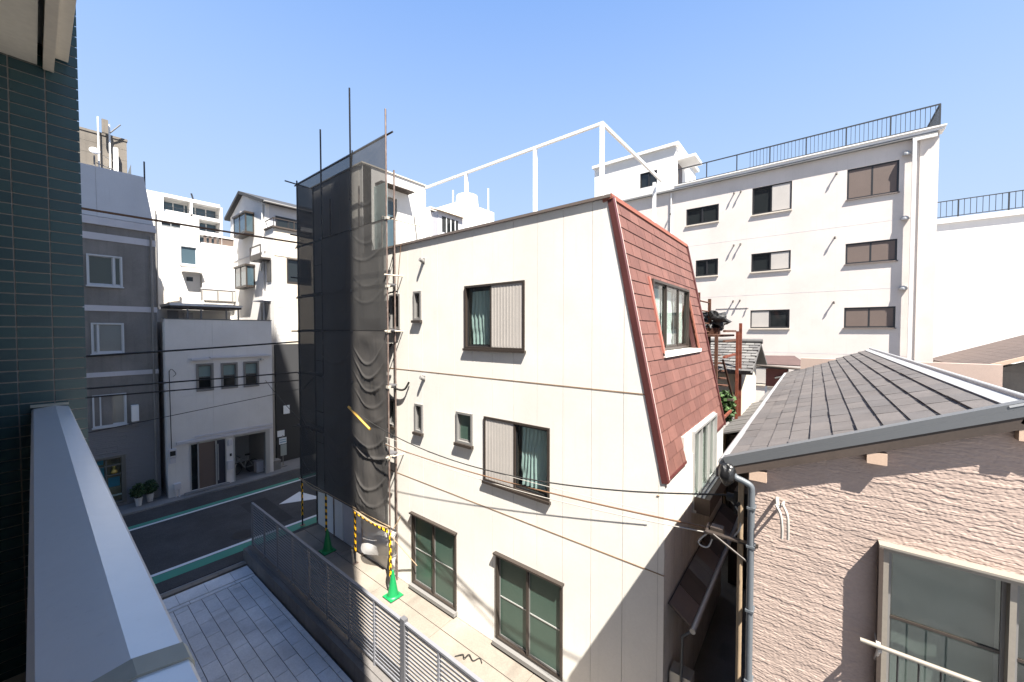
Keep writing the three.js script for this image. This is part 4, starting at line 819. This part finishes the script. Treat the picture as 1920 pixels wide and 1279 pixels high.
// ================================================================ WHITE GABLED HOUSE WITH BAY WINDOWS
{
  const cu = 7.98, V0 = 22.4, FS = FU(cu), FF = FV(V0), t = thing('gabled_house', 'white gabled house with projecting bay windows and black ground floor', 'house', [10, 0, 25]);
  part('side_wall', slab(FS, [[-29.3, 0], [-22.42, 0], [-22.42, 12.5], [-23.5, 12.5], [-23.5, 14.05], [-26.9, 15.2], [-29.3, 14.3]], [], -.2, 0), M.white, t);
  const fw = part('front_wall', slab(FF, [[8.0, 6.3], [14, 6.3], [14, 12.45], [8.0, 12.45]], [[8.6, 9.88, 9.6, 10.95]], -.2, 0), M.tan, t);
  part('lower_front', box(7.95, 14, 0, 6.28, 22.3, 22.5), M.darkWall, t);
  part('stone_strip', fbox(FF, 8.0, 8.5, 6.3, 9.4, .001, .03), mat([.42, .41, .40], { rough: .9, bump: .02, bumpMap: T.stone }), fw);
  part('belt', fbox(FF, 8.0, 14, 11.0, 11.04, .001, .02), M.tan, fw);
  part('body', [box(8.19, 14, 0, 12.3, 22.61, 29.2), box(8.19, 14, 12.3, 14.1, 23.75, 29.2)], M.white, t);
  win(FF, t, [8.6, 9.88, 9.6, 10.95], { frame: M.brownFrame, w: .06, out: .02, inn: -.18, zp: -.08, sill: 0 });
  part('upper_wall', box(8.0, 14, 12.3, 14.0, 23.55, 23.74), M.greyPanel, t);
  win(FV(23.545), t, [8.5, 9.8, 12.5, 13.4], { frame: M.darkFrame, w: .05, out: .05, inn: 0, zp: .02, sill: 0 });
  const up = (v0, y0, v1, y1) => frame(W(0, y0, v0), new THREE.Vector3(v1 > v0 ? 1 : -1, 0, 0), new THREE.Vector3(0, y1 - y0, -(v1 - v0)));
  part('roof', [fbox(up(23.2, 14.0, 26.95, 15.3), 7.75, 14, 0, Math.hypot(3.75, 1.3), -.14, .03), fbox(up(29.7, 14.2, 26.95, 15.3), -14, -7.75, 0, Math.hypot(2.75, 1.1), -.14, .03)], M.darkWall, t);
  part('gutter', rod([7.8, 13.95, 23.15], [14, 13.95, 23.15], .06), M.greyFrame, t);
  part('balcony_rail', [box(8.0, 14, 12.95, 13.0, 22.42, 22.46), box(7.98, 8.02, 12.95, 13.0, 22.46, 23.5), box(8.0, 8.04, 12.5, 12.95, 22.42, 22.46), box(9.0, 9.04, 12.5, 12.95, 22.42, 22.46)], M.brownFrame, t);
  part('balcony_floor', box(7.9, 14, 12.46, 12.54, 22.3, 23.54), M.brownTrim, t);
  for (const [v0, v1, y0, y1] of [[25.15, 27.15, 12.65, 13.65], [25.15, 27.1, 9.62, 10.7]]) {
    const b = part('bay_window', [box(cu - .45, cu, y0 - .12, y0, v0, v1), box(cu - .5, cu, y1, y1 + .1, v0 - .05, v1 + .05), box(cu - .44, cu - .38, y0, y1, v0, v0 + .07), box(cu - .44, cu - .38, y0, y1, v1 - .07, v1), box(cu - .44, cu - .38, y0, y1, (v0 + v1) / 2 - .05, (v0 + v1) / 2 + .05), box(cu - .07, cu, y0, y1, v0, v0 + .05), box(cu - .07, cu, y0, y1, v1 - .05, v1)], M.brownFrame, t);
    part('pane', box(cu - .42, cu - .40, y0, y1, v0 + .07, v1 - .07), M.blueGlass, b); part('pane', box(cu - .38, cu - .07, y0, y1, v0 + .02, v0 + .04), M.blueGlass, b); part('pane', box(cu - .38, cu - .07, y0, y1, v1 - .04, v1 - .02), M.blueGlass, b);
  }
  part('belt', [fbox(FS, -29.2, -23.5, 11.36, 11.41, .001, .03)], M.greyBand, t);
  part('downpipe', [rod([cu - .06, 6, 23.7], [cu - .06, 13.9, 23.7], .05)], M.white, t);
  part('side_balcony', [box(cu - .5, cu, 10.8, 10.9, 22.8, 24.3), box(cu - .5, cu - .46, 11.5, 11.56, 22.8, 24.3), box(cu - .5, cu - .46, 10.9, 11.1, 22.8, 24.3), rod([cu - .48, 10.9, 22.8], [cu - .48, 11.55, 22.8], .025), rod([cu - .48, 10.9, 24.3], [cu - .48, 11.55, 24.3], .025)], M.brownFrame, t);
  part('side_door', box(cu - .04, cu - .002, 9.65, 10.78, 22.75, 23.3), M.darkFrame, t);
  part('wall_lamp', box(cu - .16, cu - .002, 10.3, 10.55, 23.75, 23.95), M.silver, t);
  part('side_canopy', [box(cu - .4, cu - .001, 8.62, 8.68, 22.85, 24.4)], M.greyBand, t); part('side_window', box(cu - .04, cu - .002, 7.6, 8.55, 22.95, 24.2), M.greyFrame, t);
}
{
  const t = thing('shop_sign', 'stacked white and blue notice boards by the black ground floor', 'sign', [7.95, 0, 21.55]);
  part('board', box(7.72, 8.05, 1.55, 1.86, 21.55, 21.58), M.signWhite, t); part('board', box(7.78, 8.12, 1.16, 1.48, 21.5, 21.53), M.signWhite, t); part('board', box(7.84, 8.12, .55, 1.12, 21.5, 21.53), mat([.3, .34, .33], { rough: .5 }), t);
  part('print', [box(7.8, 8.1, 1.36, 1.40, 21.494, 21.499), box(7.8, 8.1, 1.24, 1.29, 21.494, 21.499)], M.signBlue, t);
  part('post', [box(7.94, 7.98, -.05, 1.6, 21.54, 21.549)], M.greyFrame, t); part('foot', box(7.8, 8.1, -.06, .02, 21.4, 21.7), M.concreteGrey, t);
}
solo('wall_notice', box(8.28, 8.58, 2.55, 3.0, 22.24, 22.28), M.signWhite, 'single pale notice plate high on the black ground floor wall', 'sign');
solo('low_wall_block', [box(7.42, 7.72, -.06, .42, 21.2, 21.6), box(7.40, 7.74, .421, .46, 21.18, 21.62)], M.concreteGrey, 'low pale concrete block at the corner of the beige house', 'block');

// ================================================================ WHITE HOUSES AND FLATS FARTHER BACK
{
  const V0 = 29, F = FV(V0), t = thing('white_terrace_house', 'bright white house with a large blue grey window above beige roof terrace', 'house', [6, 0, 31]);
  const wall = part('wall', slab(F, [[3.4, 0], [6.33, 0], [6.33, 13.8], [3.4, 13.8]], [[5.42, 6.2, 10.9, 12.0], [4.62, 5.47, 12.98, 13.22]], -.25, 0), M.white, t);
  part('body', [box(3.4, 6.33, 0, 13.7, 29.251, 33), box(6.35, 8.06, 0, 12.25, 29.02, 33)], M.white, t);
  part('right_wall', box(6.36, 8.06, 9.6, 12.3, 28.7, 29.0), M.white, t); part('ledge', box(6.3, 8.1, 9.52, 9.6, 28.6, 29.0), M.greyBand, t);
  win(F, t, [5.42, 6.2, 10.9, 12.0], { cols: 1, frame: M.whiteFrame, glass: M.blueGlass, w: .04, out: .03, inn: -.2, sillMat: M.greyBand }); win(F, t, [4.62, 5.47, 12.98, 13.22], { frame: M.whiteFrame, glass: M.darkGlass, w: .02, sash: 0, out: .02, sill: 0 });
  part('porch', [box(5.45, 6.33, 10.45, 10.55, 28.4, 28.99)], M.white, t); part('small_window', fbox(F, 5.68, 5.98, 9.95, 10.2, .001, .02), M.darkGlass, t);
  part('window_band', [box(6.25, 8.0, 8.85, 9.45, 28.55, 28.6)], M.shutter, t); for (const u of [6.25, 7.03, 7.78, 7.98]) part('window_post', box(u, u + .04, 8.8, 9.5, 28.5, 28.549), M.greyFrame, t);
  part('terrace_screen', slab(F, [[4.65, 8.6], [5.28, 8.75], [5.28, 9.6], [4.65, 9.3]], [], .3, .36), M.tan, t);
  part('downpipe', rod([4.38, 6, 28.9], [4.38, 13.7, 28.9], .04), M.greyFrame, t);
  part('roof_railing', [...[6.5, 6.75, 7.0, 7.25].map(u => box(u, u + .12, 12.31, 12.75, 28.8, 28.9)), box(7.4, 8.0, 12.31, 12.75, 28.8, 28.85)], M.shutterBrown, t); part('rail_cap', box(6.36, 8.06, 12.751, 12.85, 28.75, 28.95), M.white, t);
}
{
  const t = thing('pergola', 'flat roofed terrace shelter on thin posts behind the beige parapet', 'shelter', [5.8, 7.4, 26]);
  part('roof', box(4.3, 7.3, 8.2, 8.3, 25.2, 27.5), M.brownTrim, t); part('fascia', box(4.25, 7.35, 8.301, 8.42, 25.15, 27.55), M.white, t);
  for (const u of [4.95, 5.5, 6.6, 7.15]) part('post', box(u, u + .06, 7.3, 8.199, 25.3, 25.36), M.greyFrame, t);
  part('screen', box(4.4, 4.85, 7.3, 8.1, 26.6, 26.65), M.greyFrame, t); part('cabinet', box(5.05, 5.45, 7.3, 8.0, 26.6, 26.7), M.shutter, t);
  part('backdrop_wall', box(3.6, 7.4, 7.2, 8.19, 27.5, 27.6), M.white, t); part('floor', box(3.5, 7.4, 7.2, 7.3, 25, 27.49), M.concreteGrey, t);
}
{
  const V0 = 45, F = FV(V0), t = thing('balcony_flats', 'white apartment block with rows of recessed balconies on the skyline', 'building', [9, 0, 48]);
  part('wall', [box(5.6, 7.3, 0, 19.0, 44.6, 52), box(7.3, 11.6, 0, 18.9, 46.2, 52), box(11.45, 11.62, 0, 18.9, 45, 46.2), box(9.2, 9.36, 15, 18.9, 45, 46.2)], M.white, t);
  for (const y of [18.85, 17.45, 16.1, 14.75]) part('balcony_slab', box(7.31, 11.44, y, y + .28, 45.0, 46.19), M.white, t);
  for (const y of [17.73, 16.38, 15.03]) { const r = part('balcony_railing', box(7.31, 11.44, y + .32, y + .36, 45.02, 45.06), M.railing, t); for (let u = 7.4; u < 11.4; u += .28) part('baluster', box(u, u + .03, y, y + .32, 45.03, 45.05), M.railing, r); for (let k = 0; k < 5; k++) part('balcony_window', box(7.45 + k * .8, 8.15 + k * .8, y, y + .95, 46.15, 46.195), M.blueGlass, t); }
  part('roof_mast', rod([9.7, 19.1, 46], [9.5, 19.9, 46], .07), M.darkFrame, t);
}
{
  const t = thing('rooftop_house', 'white rooftop building with penthouse and thin aerials beyond the cream roof', 'building', [18, 0, 19]);
  part('wall', [box(14.8, 21.0, 0, 14.4, 18, 24)], M.white, t); part('penthouse', [box(17.6, 20.9, 14.4, 15.55, 18.3, 21.5)], M.white, t);
  { const g = new THREE.CylinderGeometry(.75, .85, 1.0, 24, 1); g.translate(19.35, 16.05, -19.5); part('water_tank', [g, box(18.9, 20.1, 15.5, 15.6, 18.9, 20.1)], M.white, t); }
  part('aerial', rod([17.1, 14.3, 18.5], [17.1, 16.1, 18.5], .05), M.whitePaint, t); part('aerial', rod([20.5, 15.5, 18.5], [20.5, 17.2, 18.5], .05), M.whitePaint, t);
  const wn = part('glass_room', [box(14.9, 16.9, 12.6, 14.05, 17.4, 18)], M.greyBand, t); part('pane', box(15.2, 16.5, 12.9, 13.8, 17.38, 17.395), M.darkGlass, wn); for (const u of [15.5, 15.85, 16.2]) part('mullion', box(u, u + .05, 12.9, 13.8, 17.36, 17.379), M.whitePaint, wn);
  part('awning', slab(frame(W(0, 14.06, 17.4), new THREE.Vector3(1, 0, 0), new THREE.Vector3(0, .2, -.6)), [[14.8, -.2], [17.0, -.2], [17.0, .6], [14.8, .6]], [], 0, .05), M.wood, t);
}

// ================================================================ CABLES
{
  const sag = (a, b, d, n = 9) => Array.from({ length: n }, (_, i) => { const t = i / (n - 1); return a.map((q, k) => q + (b[k] - q) * t - (k === 1 ? d * 4 * t * (1 - t) : 0)); });
  const line = (label, a, b, d, r, m) => solo('overhead_cable', tube(sag(a, b, d), r, 40, 6), m, label, 'cable', 'overhead cables');
  line('black overhead cable crossing above the three sash windows', [-14, 5.9, 17.2], [6.9, 6.56, 16.9], .15, .03, M.cable);
  line('upper of two black cables crossing in front of the three sash windows', [-14, 5.45, 17], [7.2, 5.27, 17], .05, .028, M.cable);
  line('lower of two black cables crossing in front of the three sash windows', [-14, 5.35, 17], [7.2, 4.93, 17], .04, .024, M.cable);
  line('thin cable rising across the beige wall below the sash windows', [-14, 2.6, 17], [7.4, 4.6, 17], .05, .012, M.cable);
  line('brown overhead cable passing in front of the gabled house', [-14, 10.75, 17], [8.5, 10.72, 17], .12, .036, M.cableBrown);
  line('dark cable dropping from the beige wall to the netting', [7.0, 4.6, 20.9], [5.8, 3.6, 13.2], .1, .012, M.cable);
  // service lines to the alley
  line('cable with a yellow guard running from the netting to the alley insulator', [5.62, 4.82, 10.5], [5.2, 5.02, .79], .62, .011, M.cable);
  line('cable sagging past the second floor window to the alley bracket', [5.85, 3.95, 9.0], [5.1, 4.6, .92], .12, .013, M.cableBrown);
  line('thin pale cable strung beside the second floor window', [5.85, 4.15, 9.0], [6.25, 4.05, 2.0], .1, .005, M.cablePale);
  line('twin pale cable running low over the cream wall to the alley', [5.85, 3.98, 9.0], [5.05, 4.56, .95], .2, .007, M.cablePale);
  solo('cable_guard', rod([5.62, 4.82, 10.5], [5.60, 4.36, 9.35], .034, 12), M.yellow, 'yellow tube guard round the cable in front of the netting', 'cable guard');
}
renderer.render(scene, camera);
